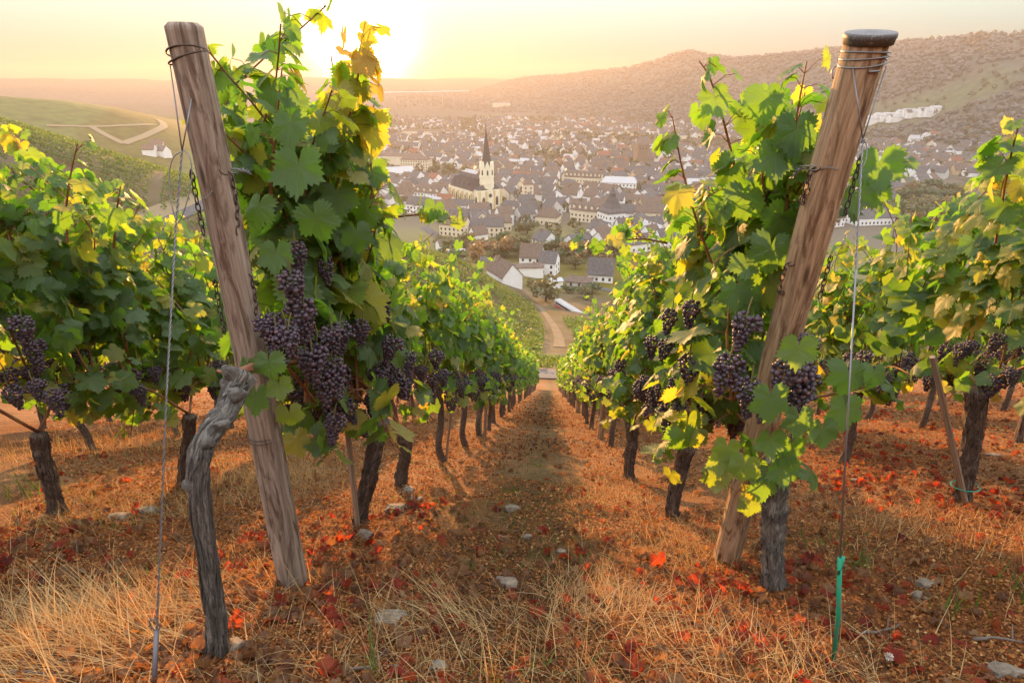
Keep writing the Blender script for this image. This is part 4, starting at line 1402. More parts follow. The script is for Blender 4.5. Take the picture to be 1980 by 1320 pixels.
def build_cover():
    rg = np.random.default_rng(21)
    # crumbs of broken leaf, bark and straw
    x, y = spread_xy(250000, rg, 1.5, 0.50, 26)
    s = np.clip(0.0024 + 0.0022 * y ** 0.9, 0, 0.028) * rg.uniform(0.5, 1.6, len(x))
    keep = pnoise(x, y, 0.9, 31) > -0.75
    x, y, s = x[keep], y[keep], s[keep]
    n = len(x)
    z = ground_bump(x, y) + rg.random(n) * np.minimum(0.025, s * 1.6)
    nrm = rg.normal(0, 0.65, (n, 3)) + np.array([0, 0.25, 0.85])
    tip = rg.normal(0, 1, (n, 3))
    flake = (np.array([[-.45, -.3, 0], [.1, -.62, .12], [.5, .1, .02], [.12, .7, -.1], [-.5, .35, .1]]), np.zeros((0, 3), int).reshape(0, 3),
             np.array([[0, 1, 2, 3]]), np.zeros((5, 2)))
    X, Y, Z = frames(nrm, tip)
    w = np.clip(0.45 + 0.25 * pnoise(x, y, 0.7, 44) + rg.normal(0, 0.24, n) - 0.30 * np.exp(-((x + 0.10) / 0.30) ** 2), 0, 1)
    V, T, Q, U, W = place(flake, np.stack([x, y, z], 1), X, Y, Z, s * 1.3, w)
    tri = (np.array([[0, 3, 4]])[None] + (np.arange(n) * 5)[:, None, None]).reshape(-1, 3)
    o = link('leaf_litter', npmesh('leaf_litter', V, [tri, Q], M_CRUMB, smooth=False, rnd=W))
    tag(o, 'rust and tan crumbs of dead leaves covering the vineyard floor', 'leaf litter', kind='stuff')

    # low cushions of dead weeds with pale tips
    cx, cy = spread_xy(2600, rg, 1.45, 0.5, 12)
    keep = pnoise(cx, cy, 0.8, 47) + 0.3 * rg.normal(0, 1, len(cx)) > -0.15
    cx, cy = cx[keep], cy[keep]
    m = 70
    cr = rg.uniform(0.02, 0.055, len(cx)) * (1 + 0.04 * cy)
    d = unit(rg.normal(0, 1, (len(cx), m, 3)))
    d[..., 2] = np.abs(d[..., 2])
    rad = rg.uniform(0.4, 1.0, (len(cx), m, 1)) ** 0.5
    p = d * rad * cr[:, None, None] * np.array([1.25, 1.25, 0.85])
    px, py = (cx[:, None] + p[..., 0]).ravel(), (cy[:, None] + p[..., 1]).ravel()
    pz = np.repeat(ground_bump(cx, cy), m) + p[..., 2].ravel() - SLOPE * p[..., 1].ravel()
    n = len(px)
    w = np.clip(0.10 + 0.75 * rad.ravel() * d[..., 2].ravel() + rg.normal(0, 0.12, n), 0, 1)
    s = rg.uniform(0.0022, 0.0052, n) * (1 + 0.12 * py)
    X, Y, Z = frames(d.reshape(-1, 3) + rg.normal(0, 0.6, (n, 3)), rg.normal(0, 1, (n, 3)))
    V, T, Q, U, W = place(flake, np.stack([px, py, pz], 1), X, Y, Z, s, w)
    tri = (np.array([[0, 3, 4]])[None] + (np.arange(n) * 5)[:, None, None]).reshape(-1, 3)
    o = link('dead_weeds', npmesh('dead_weeds', V, [tri, Q], M_CRUMB, smooth=False, rnd=W))
    tag(o, 'low rust brown cushions of dried weeds with pale tips', 'dead weeds', kind='stuff')

    # straw and dry grass
    xs, ys, hs, ld, ln = [], [], [], [], []

    def add(px, py, ph, d, l):
        xs.append(px); ys.append(py); hs.append(ph); ld.append(d); ln.append(l)
    x, y = spread_xy(9000, rg, 1.35, 0.55, 24)
    keep = pnoise(x, y, 0.8, 33) + 0.25 * rg.normal(0, 1, len(x)) > 0.02
    x, y = x[keep], y[keep]
    add(x, y, rg.uniform(0.03, 0.12, len(x)), rg.random(len(x)) * 6.28, rg.uniform(0.5, 2.2, len(x)))
    # laid tufts: (pixel u, v, spread x, spread y, count, height, direction deg, direction spread, lean)
    for (u, v, sx, sy, cnt, h0, dr, dsp, lean) in ((250, 1180, .20, .10, 560, .24, 195, 40, 1.45), (60, 1290, .18, .10, 430, .26, 200, 40, 1.35), (150, 1235, .2, .08, 360, .24, 170, 50, 1.4),
                                                (1150, 1160, .10, .10, 260, .17, 60, 45, 1.5), (1250, 1190, .16, .10, 200, .13, 20, 80, 1.5), (1390, 1280, .16, .12, 260, .15, 150, 90, 1.35),
                                                (1130, 1230, .25, .12, 130, .22, 185, 45, 1.35), (880, 1190, .14, .06, 150, .22, 165, 35, 1.4), (560, 930, .20, .35, 1500, .13, 90, 120, .9),
                                                (620, 880, .15, .5, 900, .13, 90, 140, .9), (470, 920, .2, .4, 900, .14, 90, 140, .8), (330, 860, .3, .7, 900, .18, 90, 140, .7),
                                                (60, 880, .35, .7, 900, .22, 90, 140, .6), (1180, 960, .16, .6, 1400, .10, 90, 140, 1.1), (1250, 900, .12, .9, 900, .10, 90, 140, 1.0),
                                                (1320, 1060, .16, .2, 700, .12, 90, 160, 1.2), (1700, 1000, .2, .25, 500, .12, 90, 150, .9), (1560, 1290, .2, .1, 300, .16, 100, 120, 1.3),
                                                (200, 1000, .35, .3, 800, .14, 90, 150, 1.0), (1900, 1060, .3, .3, 500, .14, 90, 150, .8), (420, 1100, .2, .2, 300, .12, 90, 150, 1.1), (900, 1290, .3, .12, 260, .2, 90, 160, 1.2)):
        c = on_slope(u, v)
        px, py = rg.normal(c[0], sx, cnt), rg.normal(c[1], sy, cnt)
        add(px, py, h0 * rg.uniform(0.4, 1.15, cnt), np.radians(dr + rg.normal(0, dsp, cnt)), lean * rg.uniform(0.6, 1.3, cnt))
    x, y, h, d, l = map(np.concatenate, (xs, ys, hs, ld, ln))
    keep = y > 0.45
    x, y, h, d, l = x[keep], y[keep], h[keep], d[keep], l[keep]
    o = link('dry_grass', blades('dry_grass', x, y, h, d, l, rg, M_STRAW, width=0.0014))
    tag(o, 'straw coloured dry grass lying and standing between the vine rows', 'dry grass', kind='stuff')

    # sparse green ground weeds
    x, y = spread_xy(26000, rg, 1.3, 0.6, 24)
    keep = pnoise(x, y, 0.75, 37) + 0.2 * rg.normal(0, 1, len(x)) + 0.35 * np.exp(-((x + 0.10) / 0.35) ** 2) > 0.46
    x, y = x[keep], y[keep]
    o = link('ground_weeds', blades('ground_weeds', x, y, rg.uniform(0.02, 0.07, len(x)), rg.random(len(x)) * 6.28, rg.uniform(0.2, 1.2, len(x)), rg, M_WEED, width=0.0035, segs=3))
    tag(o, 'short green weeds scattered through the straw', 'weeds', kind='stuff')

    # red fallen leaves, whole and curled
    P, S = [], []
    x, y = spread_xy(1500, rg, 1.25, 0.6, 26)
    keep = (pnoise(x, y, 0.6, 39) + 0.25 * rg.normal(0, 1, len(x)) + 0.45 * (x > 1.3) - 0.15 > 0.40)
    P.append(np.stack([x[keep], y[keep]], 1))
    for u, v, sx, sy, cnt in ((720, 1145, .10, .05, 26), (60, 1070, .20, .10, 40), (1380, 1135, .10, .06, 30), (1450, 1250, .06, .03, 8), (1850, 960, .35, .25, 120), (1700, 870, .5, .8, 160),
                              (1900, 830, .5, 1.5, 160), (830, 990, .12, .10, 30), (650, 1040, .15, .15, 24), (1650, 930, .25, .2, 60), (450, 1090, .08, .05, 12), (1580, 1085, .1, .06, 14), (640, 1210, .06, .04, 6), (1150, 940, .2, .5, 30)):
        c = on_slope(u, v)
        P.append(np.stack([rg.normal(c[0], sx, cnt), rg.normal(c[1], sy, cnt)], 1))
    P = np.concatenate(P)
    P = P[P[:, 1] > 0.6]
    bx, by = spread_xy(4200, rg, 1.3, 0.6, 26)
    kb = pnoise(bx, by, 0.9, 53) + 0.4 * rg.normal(0, 1, len(bx)) > 0.1
    n_red = len(P)
    P = np.concatenate([P, np.stack([bx[kb], by[kb]], 1)])
    n = len(P)
    z = ground_bump(P[:, 0], P[:, 1]) + rg.uniform(0.008, 0.03, n)
    nrm = rg.normal(0, 0.55, (n, 3)) + np.array([0, 0.1, 0.9])
    size = rg.uniform(0.018, 0.040, n) * np.clip(0.85 + 0.04 * P[:, 1], 0.8, 1.4)
    curled = [leaf_template(43, s, teeth=0.1, curl=c, crumple=q) for s, c, q in ((11, 1.2, .22), (12, 1.8, .3), (13, -1.2, .3), (14, 2.2, .25), (15, 0.6, .35))]
    tone = np.clip(rg.normal(0.58, 0.32, n), 0, 1)
    tone[n_red:] = rg.uniform(0.86, 1.0, n - n_red)
    size[n_red:] *= 0.85
    me = scatter_mesh('fallen_leaves', curled, np.stack([P[:, 0], P[:, 1], z], 1), nrm, rg.normal(0, 1, (n, 3)), size, tone, M_RED, rg)
    o = link('fallen_leaves', me)
    tag(o, 'curled red and brown vine leaves fallen between the rows', 'fallen leaves', kind='stuff')


build_cover()

# red leaves that catch the light
for (u, v, s, up, lab) in ((1272, 1088, 0.046, 0.055, 'bright red vine leaf standing upright and glowing, left of the capped post'), (1350, 1128, 0.05, 0.02, 'crumpled red vine leaf lying below the capped post'),
                           (1468, 1255, 0.032, 0.012, 'small deep red leaf lying below the front right trunk'), (676, 1040, 0.032, 0.02, 'dark red leaf leaning on a pale stone by the stake'),
                           (330, 1150, 0.022, 0.012, 'small red leaf beside the foot of the twisted old trunk'), (1585, 1085, 0.04, 0.012, 'orange leaf lying by the top of the green anchor rod')):
    b = on_slope(u, v)
    zz = float(ground_bump(b[0], b[1]))
    rg = np.random.default_rng(int(u))
    me = scatter_mesh('fallen_leaf', [leaf_template(43, int(u), teeth=0.1, curl=0.9, crumple=0.2)], np.array([[b[0], b[1], zz + up]]), np.array([[0.2, -1.0 if up > 0.04 else -0.4, 0.5]]),
                      np.array([[0.1, 0.0, -1.0 if up > 0.04 else 0.2]]), np.array([s]), np.array([0.55]), M_RED, rg)
    tag(link('fallen_leaf', me), lab, 'leaf')

# stones
M_STONE = mat('slate_stone', (0.25, 0.22, 0.19), 0.9)
_t = NT(M_STONE)
_p = _t.coord('Object')
_n = _t.noise(_p, 28.0, 5, 0.65)
_t.base(_t.ramp(_n, [(0.3, (0.09, 0.068, 0.05)), (0.5, (0.18, 0.138, 0.10)), (0.7, (0.30, 0.232, 0.165))]))
_t.bump(_n, 0.7, 0.01)


def stone(u, v, w, hgt, dep, label, seed, tilt=0.0):
    rg = np.random.default_rng(seed)
    vv, ff = ICO[3]
    n = vv * (1 + 0.22 * fnoise(vv[:, 0] * 1.4 + seed, vv[:, 1] * 1.4 + vv[:, 2], seed % 50, 3)[:, None])
    n = np.clip(n, -0.82, 0.78)
    n = n * np.array([w / 2, dep / 2, hgt / 2]) / 0.8
    a = rg.random() * 1.0 - 0.5
    n = np.stack([n[:, 0] * math.cos(a) - n[:, 1] * math.sin(a), n[:, 0] * math.sin(a) + n[:, 1] * math.cos(a), n[:, 2]], 1)
    b = on_slope(u, v)
    o = link('stone', npmesh('stone', n, ff, M_STONE, smooth=False))
    o.location = (b[0], b[1], float(ground_bump(b[0], b[1])) + hgt * 0.10)
    o.rotation_euler = (-0.35, tilt, 0)
    tag(o, label, 'stone')


for i, a in enumerate(((706, 1040, .075, .085, .04, 'pale upright stone leaning by the foot of the thin stake', .2), (790, 950, .09, .06, .07, 'rounded grey stone behind the flat one, below the third vine on the left', 0),
                       (805, 972, .09, .035, .06, 'flat brown stone in front of a rounded one near the third left vine', 0), (765, 990, .12, .06, .09, 'pale yellowish boulder between the stake and the third vine', 0),
                       (990, 992, .10, .04, .06, 'flat pale stone in the middle of the path', 0), (972, 1038, .07, .035, .05, 'left one of two pale stones side by side on the path', .1),
                       (1020, 1030, .06, .035, .04, 'right one of two pale stones side by side on the path', 0), (980, 1125, .10, .04, .06, 'half buried slab under straw in the path', 0),
                       (755, 1195, .12, .05, .08, 'large dark blue slate half covered by straw at the front of the path', .1), (230, 1000, .11, .05, .07, 'pale flat stone left of the hanging wire, front one of two', 0),
                       (285, 985, .11, .05, .08, 'pale flat stone left of the hanging wire, behind another', 0), (450, 1250, .07, .035, .05, 'small dark stone right at the foot of the twisted old trunk', 0),
                       (1085, 1065, .05, .02, .04, 'small dark slate chip on the right of the path', 0), (1945, 1300, .10, .04, .05, 'long brown stone in the lower right corner', .1),
                       (1790, 1130, .07, .03, .05, 'brown stone in the shaded grass right of the green rod', 0), (850, 1300, .05, .03, .04, 'grey stone chip at the very bottom of the path', 0),
                       (1660, 935, .10, .04, .07, 'pale stone right of the stay wire near the far trunk', 0), (575, 890, .08, .04, .06, 'small pale stone in the bright straw right of the uncapped post', 0),
                       (1780, 1150, .06, .03, .05, 'grey stone in shaded weeds right of the green rod', 0), (1920, 885, .12, .04, .07, 'flat pale stone at the right edge beyond the knobbly vine', 0))):
    stone(a[0], a[1], a[2] * 0.9, a[3], a[4], a[5], 60 + i, a[6])

# green tufts
for i, (u, v, h, cnt, lab) in enumerate(((908, 1105, .085, 16, 'single bright green grass tuft in the middle of the path'), (1600, 1040, .07, 60, 'dense green grass tuft right of the front right trunk'),
                                         (1660, 1090, .11, 26, 'tall yellow green grass tuft beside the top of the green rod'), (1830, 1190, .12, 30, 'wide spreading green weed in the shade right of the green rod'),
                                         (1985, 1150, .16, 40, 'green grass tuft at the right edge'), (1020, 1310, .07, 90, 'low green grass patch at the bottom of the path'),
                                         (985, 950, .09, 30, 'pale green grass tuft behind the flat stone in the path'), (1040, 905, .09, 20, 'small green grass tuft farther down the path'),
                                         (870, 930, .07, 14, 'thin green shoots on the left of the path'), (735, 1310, .20, 6, 'tall yellowish blades at the bottom left of the path'),
                                         (20, 960, .22, 70, 'tall green grass clump at the left edge'), (1660, 1080, .08, 22, 'short green blades behind the green rod'), (265, 1110, .06, 50, 'low green weed left of the hanging wire'))):
    rg = np.random.default_rng(900 + i)
    c = on_slope(u, v)
    sp = 0.012 + 0.0011 * cnt
    me = blades('grass_tuft', rg.normal(c[0], sp, cnt), rg.normal(c[1], sp, cnt), h * rg.uniform(0.45, 1.1, cnt), rg.random(cnt) * 6.28, rg.uniform(0.15, 1.1, cnt), rg, M_WEED, width=0.0042, segs=5)
    tag(link('grass_tuft', me), lab, 'grass tuft')

# twigs
for i, (u, v, ln, ang, lab) in enumerate(((1700, 1225, .22, .5, 'dark forked twig lying right of the green rod'), (60, 1305, .16, .2, 'dark twig in the lower left corner'), (700, 1300, .2, .1, 'grey twig at the bottom of the path'),
                                         (1930, 1245, .14, -.1, 'pale twig lying at the right edge'), (330, 1260, .16, .4, 'dark twig below the grey rod'))):
    rg = np.random.default_rng(70 + i)
    c = on_slope(u, v)
    k = np.linspace(-.5, .5, 7)
    px = c[0] + k * ln * math.cos(ang) + rg.normal(0, .004, 7)
    py = c[1] + k * ln * math.sin(ang) + rg.normal(0, .004, 7)
    pz = ground_bump(px, py) + 0.012
    m = MB().tube(np.stack([px, py, pz], 1), np.linspace(.0055, .0025, 7), 6)
    m.tube([(px[4], py[4], pz[4]), (px[4] + .03, py[4] + .05, pz[4] + .01)], [.003, .0015], 5)
    tag(m.build('twig', [M_TWIG]), lab, 'twig')

# dandelion clock
c = on_slope(1713, 1285)
zz = float(ground_bump(c[0], c[1]))
root = empty('dandelion', (c[0], c[1], zz))
tag(root, 'white dandelion seed head on a short stalk at the bottom right', 'dandelion')
MB().tube([(0, 0, -.01), (.002, 0, .02), (0, 0, .038)], .0012, 5).build('stalk', [M_STALK], root)
m = MB()
for q in range(90):
    a = RND.random() * 6.28; b_ = math.acos(RND.uniform(-.8, 1))
    d = np.array([math.sin(b_) * math.cos(a), math.sin(b_) * math.sin(a), math.cos(b_)])
    m.tube([np.array([0, 0, .04]) + d * .001, np.array([0, 0, .04]) + d * .012], [.0002, .0006], 3, caps=False)
m.build('seed_head', [mat('white_seed_fluff', (0.7, 0.64, 0.55), 0.9)], root)

# ---------------------------------------------------------------- roads, tracks and the vineyards below
M_ASPHALT = mat('asphalt', (0.13, 0.125, 0.125), 0.9)
_t = NT(M_ASPHALT)
_t.base(_t.ramp(_t.noise(_t.coord('Object'), 1.4, 5, 0.7), [(0.3, (0.06, 0.057, 0.056)), (0.7, (0.12, 0.11, 0.105))]))
M_TRACK = mat('bare_earth_track', (0.26, 0.19, 0.13), 0.95)
_t = NT(M_TRACK)
_t.base(_t.ramp(_t.noise(_t.coord('Object'), 0.7, 6, 0.75), [(0.32, (0.075, 0.070, 0.028)), (0.5, (0.135, 0.095, 0.056)), (0.72, (0.20, 0.145, 0.09))]))
M_BANK = mat('dry_grass_bank', (0.22, 0.165, 0.09), 0.95)


def strip(name, pts, w, material, label, lift=0.12, n=80, cat='road'):
    """A sheet draped over the terrain along a path of ground points."""
    path = smooth_path([(p[0], p[1], 0) for p in pts], n)[:, :2]
    t = np.gradient(path, axis=0)
    t /= np.linalg.norm(t, axis=1)[:, None]
    nn = np.stack([-t[:, 1], t[:, 0]], 1)
    w = np.broadcast_to(np.asarray(w, float), (n,)) if np.ndim(w) == 0 else np.interp(np.linspace(0, 1, n), np.linspace(0, 1, len(w)), w)
    ks = np.linspace(-.5, .5, 5)
    xy = path[:, None, :] + nn[:, None, :] * (ks[None, :, None] * w[:, None, None])
    z = terrain(xy[..., 0], xy[..., 1]) + lift
    V = np.concatenate([xy, z[..., None]], -1).reshape(-1, 3)
    i = np.arange(n - 1)[:, None] * 5 + np.arange(4)[None, :]
    Q = np.stack([i, i + 1, i + 6, i + 5], -1).reshape(-1, 4)
    o = link(name, npmesh(name, V, Q, material))
    tag(o, label, cat, kind='structure')
    return path


TRACK = [hit(u, v) for u, v in ((1082, 672), (1080, 652), (1070, 630), (1056, 610), (1040, 592), (1020, 578), (1004, 570))]
TRK = strip('dirt_track', TRACK, [2.6, 2.2, 1.9, 1.7, 1.6, 1.5, 1.5], M_TRACK, 'bare earth track climbing down between two vineyard slopes', 0.15, cat='track')
strip('vineyard_road', [(-60, 42.5), (-20, 42.6), (0, 42.8), (15, 43), (60, 43.5)], 3.6, M_ASPHALT, 'narrow asphalt lane crossing below the vine rows', 0.10)
LROAD = [hit(u, v) for u, v in ((250, 462), (300, 440), (345, 420), (385, 402), (425, 384))]
strip('side_road', LROAD, 3.6, M_ASPHALT, 'grey vineyard road at the foot of the dark green slope', 0.25)
strip('roadside_bank', [(p[0] * 1.035, p[1] * 1.035) for p in LROAD], 6.0, M_BANK, 'straw coloured bank above the side road', 0.12, cat='bank')

M_HVINE = leaf_material('hillside_vines', [(0.0, (0.034, 0.074, 0.020)), (0.5, (0.066, 0.120, 0.028)), (0.85, (0.115, 0.155, 0.034)), (1, (0.20, 0.18, 0.04))],
                        [(0.0, (0.14, 0.26, 0.02)), (1, (0.36, 0.44, 0.03))], 0.4, detail=False)
CLUMP = leaf_template(8, 77, curl=0.6)
_trx = TRK[np.argsort(TRK[:, 1])]


def track_x(y):
    return np.interp(y, _trx[:, 1], _trx[:, 0])


def road_dist(x, y, path):
    d = np.full(len(x), 1e9)
    for p in path:
        d = np.minimum(d, np.hypot(x - p[0], y - p[1]))
    return d


for i_, (pp, w_) in enumerate(((((90, 244), (170, 246), (240, 244), (300, 242)), 5.0), (((178, 247), (205, 262), (240, 279)), 7.0), (((240, 279), (285, 262), (316, 246), (312, 236), (300, 230)), 8.0))):
    strip('field_path', [hit(u, v) for u, v in pp], w_, M_BANK, 'pale field path on the far left hill', 0.7, cat='path')
_lr = smooth_path([(p[0], p[1], 0) for p in LROAD], 40)


def vine_row(y, x0, x1, label, group, seed, hgt=1.9, dens=27, tiltk=0.0, sz=(0.20, 0.36)):
    rg = np.random.default_rng(seed)
    n = int(abs(x1 - x0) * dens)
    if n < 10:
        return
    x = rg.uniform(x0, x1, n)
    yy = y + tiltk * (x - x0) + rg.normal(0, 0.14, n)
    keep = road_dist(x, yy, _lr) > 3.4
    keep &= ~(np.abs(((x + 0.55 * y) % 46) - 20) < 1.6) | (y > 175)
    keep &= fnoise(x / 3.0, yy / 3.0 + y, 5, 2) > -0.72
    x, yy = x[keep], yy[keep]
    n = len(x)
    if n < 10:
        return
    h = 0.45 + hgt * rg.random(n) ** 0.8
    z = terrain(x, yy) + h
    rr = rg.random(n)
    nrm = rg.normal(0, 0.7, (n, 3)) + np.array([0, -0.25, 0.5])
    me = scatter_mesh('vine_row', [CLUMP], np.stack([x, yy, z], 1), nrm, rg.normal(0, .6, (n, 3)) + np.array([0, 0, -0.7]), rg.uniform(sz[0], sz[1], n),
                      np.clip(0.15 + 0.35 * rr + 0.45 * (h - 0.45) / hgt * rr + 0.12 * fnoise(x / 9, yy / 9, 8, 2), 0, 1), M_HVINE, rg)
    tag(link('vine_row', me), label, 'vine row', group)


i = 0
for y in np.arange(62, 190, 4.4):
    x1 = float(track_x(y)) - 3.2
    x0 = -min(175.0, 35 + (y - 50) * 1.3)
    sl = 'vine row on the dark green slope left of the earth track'
    vine_row(y, x0, x1, sl, 'vine rows on the slope left of the track', 3000 + i)
    i += 1
for y in np.arange(64, 150, 3.4):
    x0 = float(track_x(y)) + 3.0
    vine_row(y, x0, x0 + 34, 'vine row on the slope right of the earth track', 'vine rows on the slope right of the track', 3500 + i)
    i += 1
for k, y in enumerate(np.arange(46.5, 61, 1.9)):
    vine_row(y, -16, 18, 'low vine row just below the asphalt lane at the end of the path', 'vine rows just below the asphalt lane', 3800 + k, hgt=1.2, dens=34, sz=(0.12, 0.22))

# ---------------------------------------------------------------- the town in the valley
def plain(name, base, var=0.12, scale=0.35, rough=0.9):
    m = mat(name, base, rough, spec=0.15)
    t = NT(m)
    n = t.noise(t.coord('Object'), scale, 4, 0.65)
    t.base(t.mix(t.mapr(n, 0.3, 0.7, 0.0, 1.0), tuple(c * (1 - var) for c in base), tuple(min(0.9, c * (1 + var)) for c in base)))
    return m


WALLM = {'white': plain('white_render', (0.80, 0.78, 0.74), 0.06), 'cream': plain('cream_render', (0.70, 0.60, 0.44), 0.08),
         'ochre': plain('ochre_render', (0.58, 0.42, 0.24), 0.1), 'grey': plain('grey_render', (0.52, 0.50, 0.47), 0.08)}
ROOFM = {'slate': plain('slate_roof', (0.095, 0.088, 0.085), 0.45, 1.2, 0.65), 'brown': plain('brown_tile_roof', (0.135, 0.098, 0.076), 0.4, 1.2),
         'red': plain('red_tile_roof', (0.22, 0.095, 0.060), 0.25, 1.2), 'pale': plain('pale_metal_roof', (0.40, 0.39, 0.38), 0.1, 1.0, 0.5)}
M_PANE = mat('dark_window_glass', (0.045, 0.045, 0.05), 0.15, spec=0.5)
M_STONEW = plain('brown_stone_wall', (0.24, 0.17, 0.11), 0.2, 1.0)
M_BUTT = plain('yellow_sandstone', (0.62, 0.47, 0.24), 0.1)


def gable_meshes(w, d, eave, ridge, over=0.45, hip=0.0):
    """Walls and roof of a house; ridge along local X. w along X, d along Y."""
    hx, hy = w / 2, d / 2
    v = [(-hx, -hy, -2), (hx, -hy, -2), (hx, hy, -2), (-hx, hy, -2), (-hx, -hy, eave), (hx, -hy, eave), (hx, hy, eave), (-hx, hy, eave)]
    f = [(0, 1, 5, 4), (2, 3, 7, 6)]
    if hip <= 0:
        v += [(-hx, 0, ridge - 0.12), (hx, 0, ridge - 0.12)]
        f += [(1, 2, 6, 9, 5), (3, 0, 4, 8, 7)]
    else:
        f += [(1, 2, 6, 5), (3, 0, 4, 7)]
    wall = (v, f)
    th = 0.28
    sl = (ridge - eave) / hy
    ex, ey = hx + (over * 0.6), hy + over
    ze = eave - over * sl
    rx = ex - hip
    top = [(-ex, -ey, ze), (ex, -ey, ze), (ex, ey, ze), (-ex, ey, ze), (-rx, 0, ridge), (rx, 0, ridge)]
    n = len(top)
    rv = [(x, y, z + th) for x, y, z in top] + top
    rf = [(0, 1, 5, 4), (2, 3, 4, 5), (1, 2, 5), (3, 0, 4)] if hip > 0 else [(0, 1, 5, 4), (2, 3, 4, 5)]
    low = [tuple(reversed([i + n for i in q])) for q in rf]
    side = [(1, 0, n, n + 1), (3, 2, n + 2, n + 3)] + ([(2, 1, n + 1, n + 2), (0, 3, n + 3, n)] if hip > 0 else
            [(5, 1, n + 1, n + 5), (2, 5, n + 5, n + 2), (0, 4, n + 4, n), (4, 3, n + 3, n + 4)])
    return wall, (rv, rf + low + side)


def house(loc, rz, w, d, eave, ridge, wallc, roofc, label, group=None, windows=0, chimney=True, dormers=0, hip=0.0, cat='house', name='house'):
    root = empty(name, loc, rz)
    tag(root, label, cat, group)
    (wv, wf), (rv, rf) = gable_meshes(w, d, eave, ridge, hip=hip)
    MB().add(wv, wf).build('wall', [WALLM[wallc] if isinstance(wallc, str) else wallc], root, smooth=False)
    ro = MB().add(rv, rf).build('roof', [ROOFM[roofc] if isinstance(roofc, str) else roofc], root, smooth=False)
    if windows:
        floors = max(1, int(eave // 2.9))
        for fl in range(floors):
            z = 1.6 + fl * 2.8
            for sgn in (-1, 1):
                nx = max(2, int(w // 2.8))
                for i in range(nx):
                    x = -w / 2 + w * (i + 0.5) / nx
                    win(root, (x, sgn * (d / 2 + 0.03), z), 0.0)
            for sgn in (-1, 1):
                ny = max(1, int(d // 3.2))
                for i in range(ny):
                    y = -d / 2 + d * (i + 0.5) / ny
                    win(root, (sgn * (w / 2 + 0.03), y, z), PI / 2)
    for i in range(dormers):
        x = -w / 2 + w * (i + 0.5) / dormers
        for sgn in (-1, 1):
            (a, b), (c, e) = gable_meshes(2.0, 1.6, 1.2, 2.0, 0.2)
            zz = eave + (ridge - eave) * 0.30
            dd = MB()
            ca = lambda q: [(x + p[1], sgn * (d * 0.34) + p[0] * 1.0, zz + max(p[2], -0.6)) for p in q]
            dd.add(ca(a), b, 0)
            dd.add(ca(c), e, 1)
            dd.build('dormer', [WALLM['cream'], ROOFM['slate']], ro, smooth=False)
    if chimney:
        MB().box((w * 0.22, d * 0.08, ridge + 0.3), (0.8, 0.7, 1.6)).build('chimney', [M_STONEW], ro, smooth=False)
    return root


_winmesh = {}


def win(root, p, rz, w=1.1, h=1.45, m=None):
    key = (w, h)
    if key not in _winmesh:
        _winmesh[key] = MB().box((0, 0, 0), (w, 0.08, h)).mesh('window', [M_PANE], smooth=False)
    o = link('window', _winmesh[key], root)
    o.location = p
    o.rotation_euler = (0, 0, rz)
    return o


# ---- trees
M_CROWN = {'olive': leaf_material('olive_crown', [(0, (0.070, 0.076, 0.028)), (1, (0.150, 0.135, 0.050))], [(0, (0.16, 0.15, 0.03)), (1, (0.30, 0.22, 0.05))], 0.3, detail=False),
           'rust': leaf_material('rust_crown', [(0, (0.150, 0.092, 0.034)), (1, (0.26, 0.155, 0.058))], [(0, (0.30, 0.15, 0.03)), (1, (0.40, 0.22, 0.05))], 0.3, detail=False),
           'green': leaf_material('green_crown', [(0, (0.030, 0.055, 0.018)), (1, (0.075, 0.100, 0.030))], [(0, (0.10, 0.16, 0.03)), (1, (0.20, 0.22, 0.04))], 0.3, detail=False),
           'dark': leaf_material('dark_crown', [(0, (0.018, 0.030, 0.014)), (1, (0.042, 0.055, 0.022))], [(0, (0.06, 0.08, 0.03)), (1, (0.10, 0.12, 0.04))], 0.25, detail=False)}
M_TRUNK = mat('tree_trunk', (0.085, 0.062, 0.045), 0.95)


def crown_points(n, r, h, rg, cone=False):
    lobes = rg.normal(0, 0.5, (7, 3)) * np.array([r, r, h * 0.32])
    c = lobes[rg.integers(0, 7, n)]
    d = unit(rg.normal(0, 1, (n, 3)))
    p = c + d * np.array([r, r, h * 0.42]) * 0.55 * rg.uniform(0.75, 1.05, (n, 1))
    if cone:
        t = rg.random(n) ** 0.7
        a = rg.random(n) * 6.28
        rr = r * t * rg.uniform(0.7, 1.05, n)
        p = np.stack([rr * np.cos(a), rr * np.sin(a), h * (0.5 - t)], 1)
        d = np.stack([np.cos(a), np.sin(a), np.full(n, 0.3)], 1)
    return p, d


CARD = leaf_template(8, 55, curl=0.8)
_crown_cache = {}


def crown_mesh(kind, variant, n):
    key = (kind, variant, n)
    if key not in _crown_cache:
        rg = np.random.default_rng(40 + variant)
        p, d = crown_points(n, 1.0, 2.0, rg, cone=(kind == 'dark' and variant % 2 == 0))
        p[:, 2] += 1.25
        _crown_cache[key] = scatter_mesh('crown', [CARD], p, d + rg.normal(0, .5, d.shape), rg.normal(0, 1, d.shape), rg.uniform(0.13, 0.26, n) * (260 / n) ** 0.35, rg.random(n), M_CROWN[kind], rg)
    return _crown_cache[key]


_trunkmesh = MB().tube([(0, 0, -0.15), (0.02, 0, 0.4), (0, 0.02, 1.0)], [0.09, 0.065, 0.03], 7).mesh('trunk', [M_TRUNK])


def tree(loc, r, h, kind, variant, label, group=None, n=260):
    root = empty('tree', loc, RND.random() * 6.28)
    tag(root, label, 'tree', group)
    o = link('trunk', _trunkmesh, root); o.scale = (r, r, h / 2.2)
    o = link('crown', crown_mesh(kind, variant, n), root); o.scale = (r, r, h / 2.2)
    return root


BLOCK = []            # (x, y, radius) where nothing generic may stand


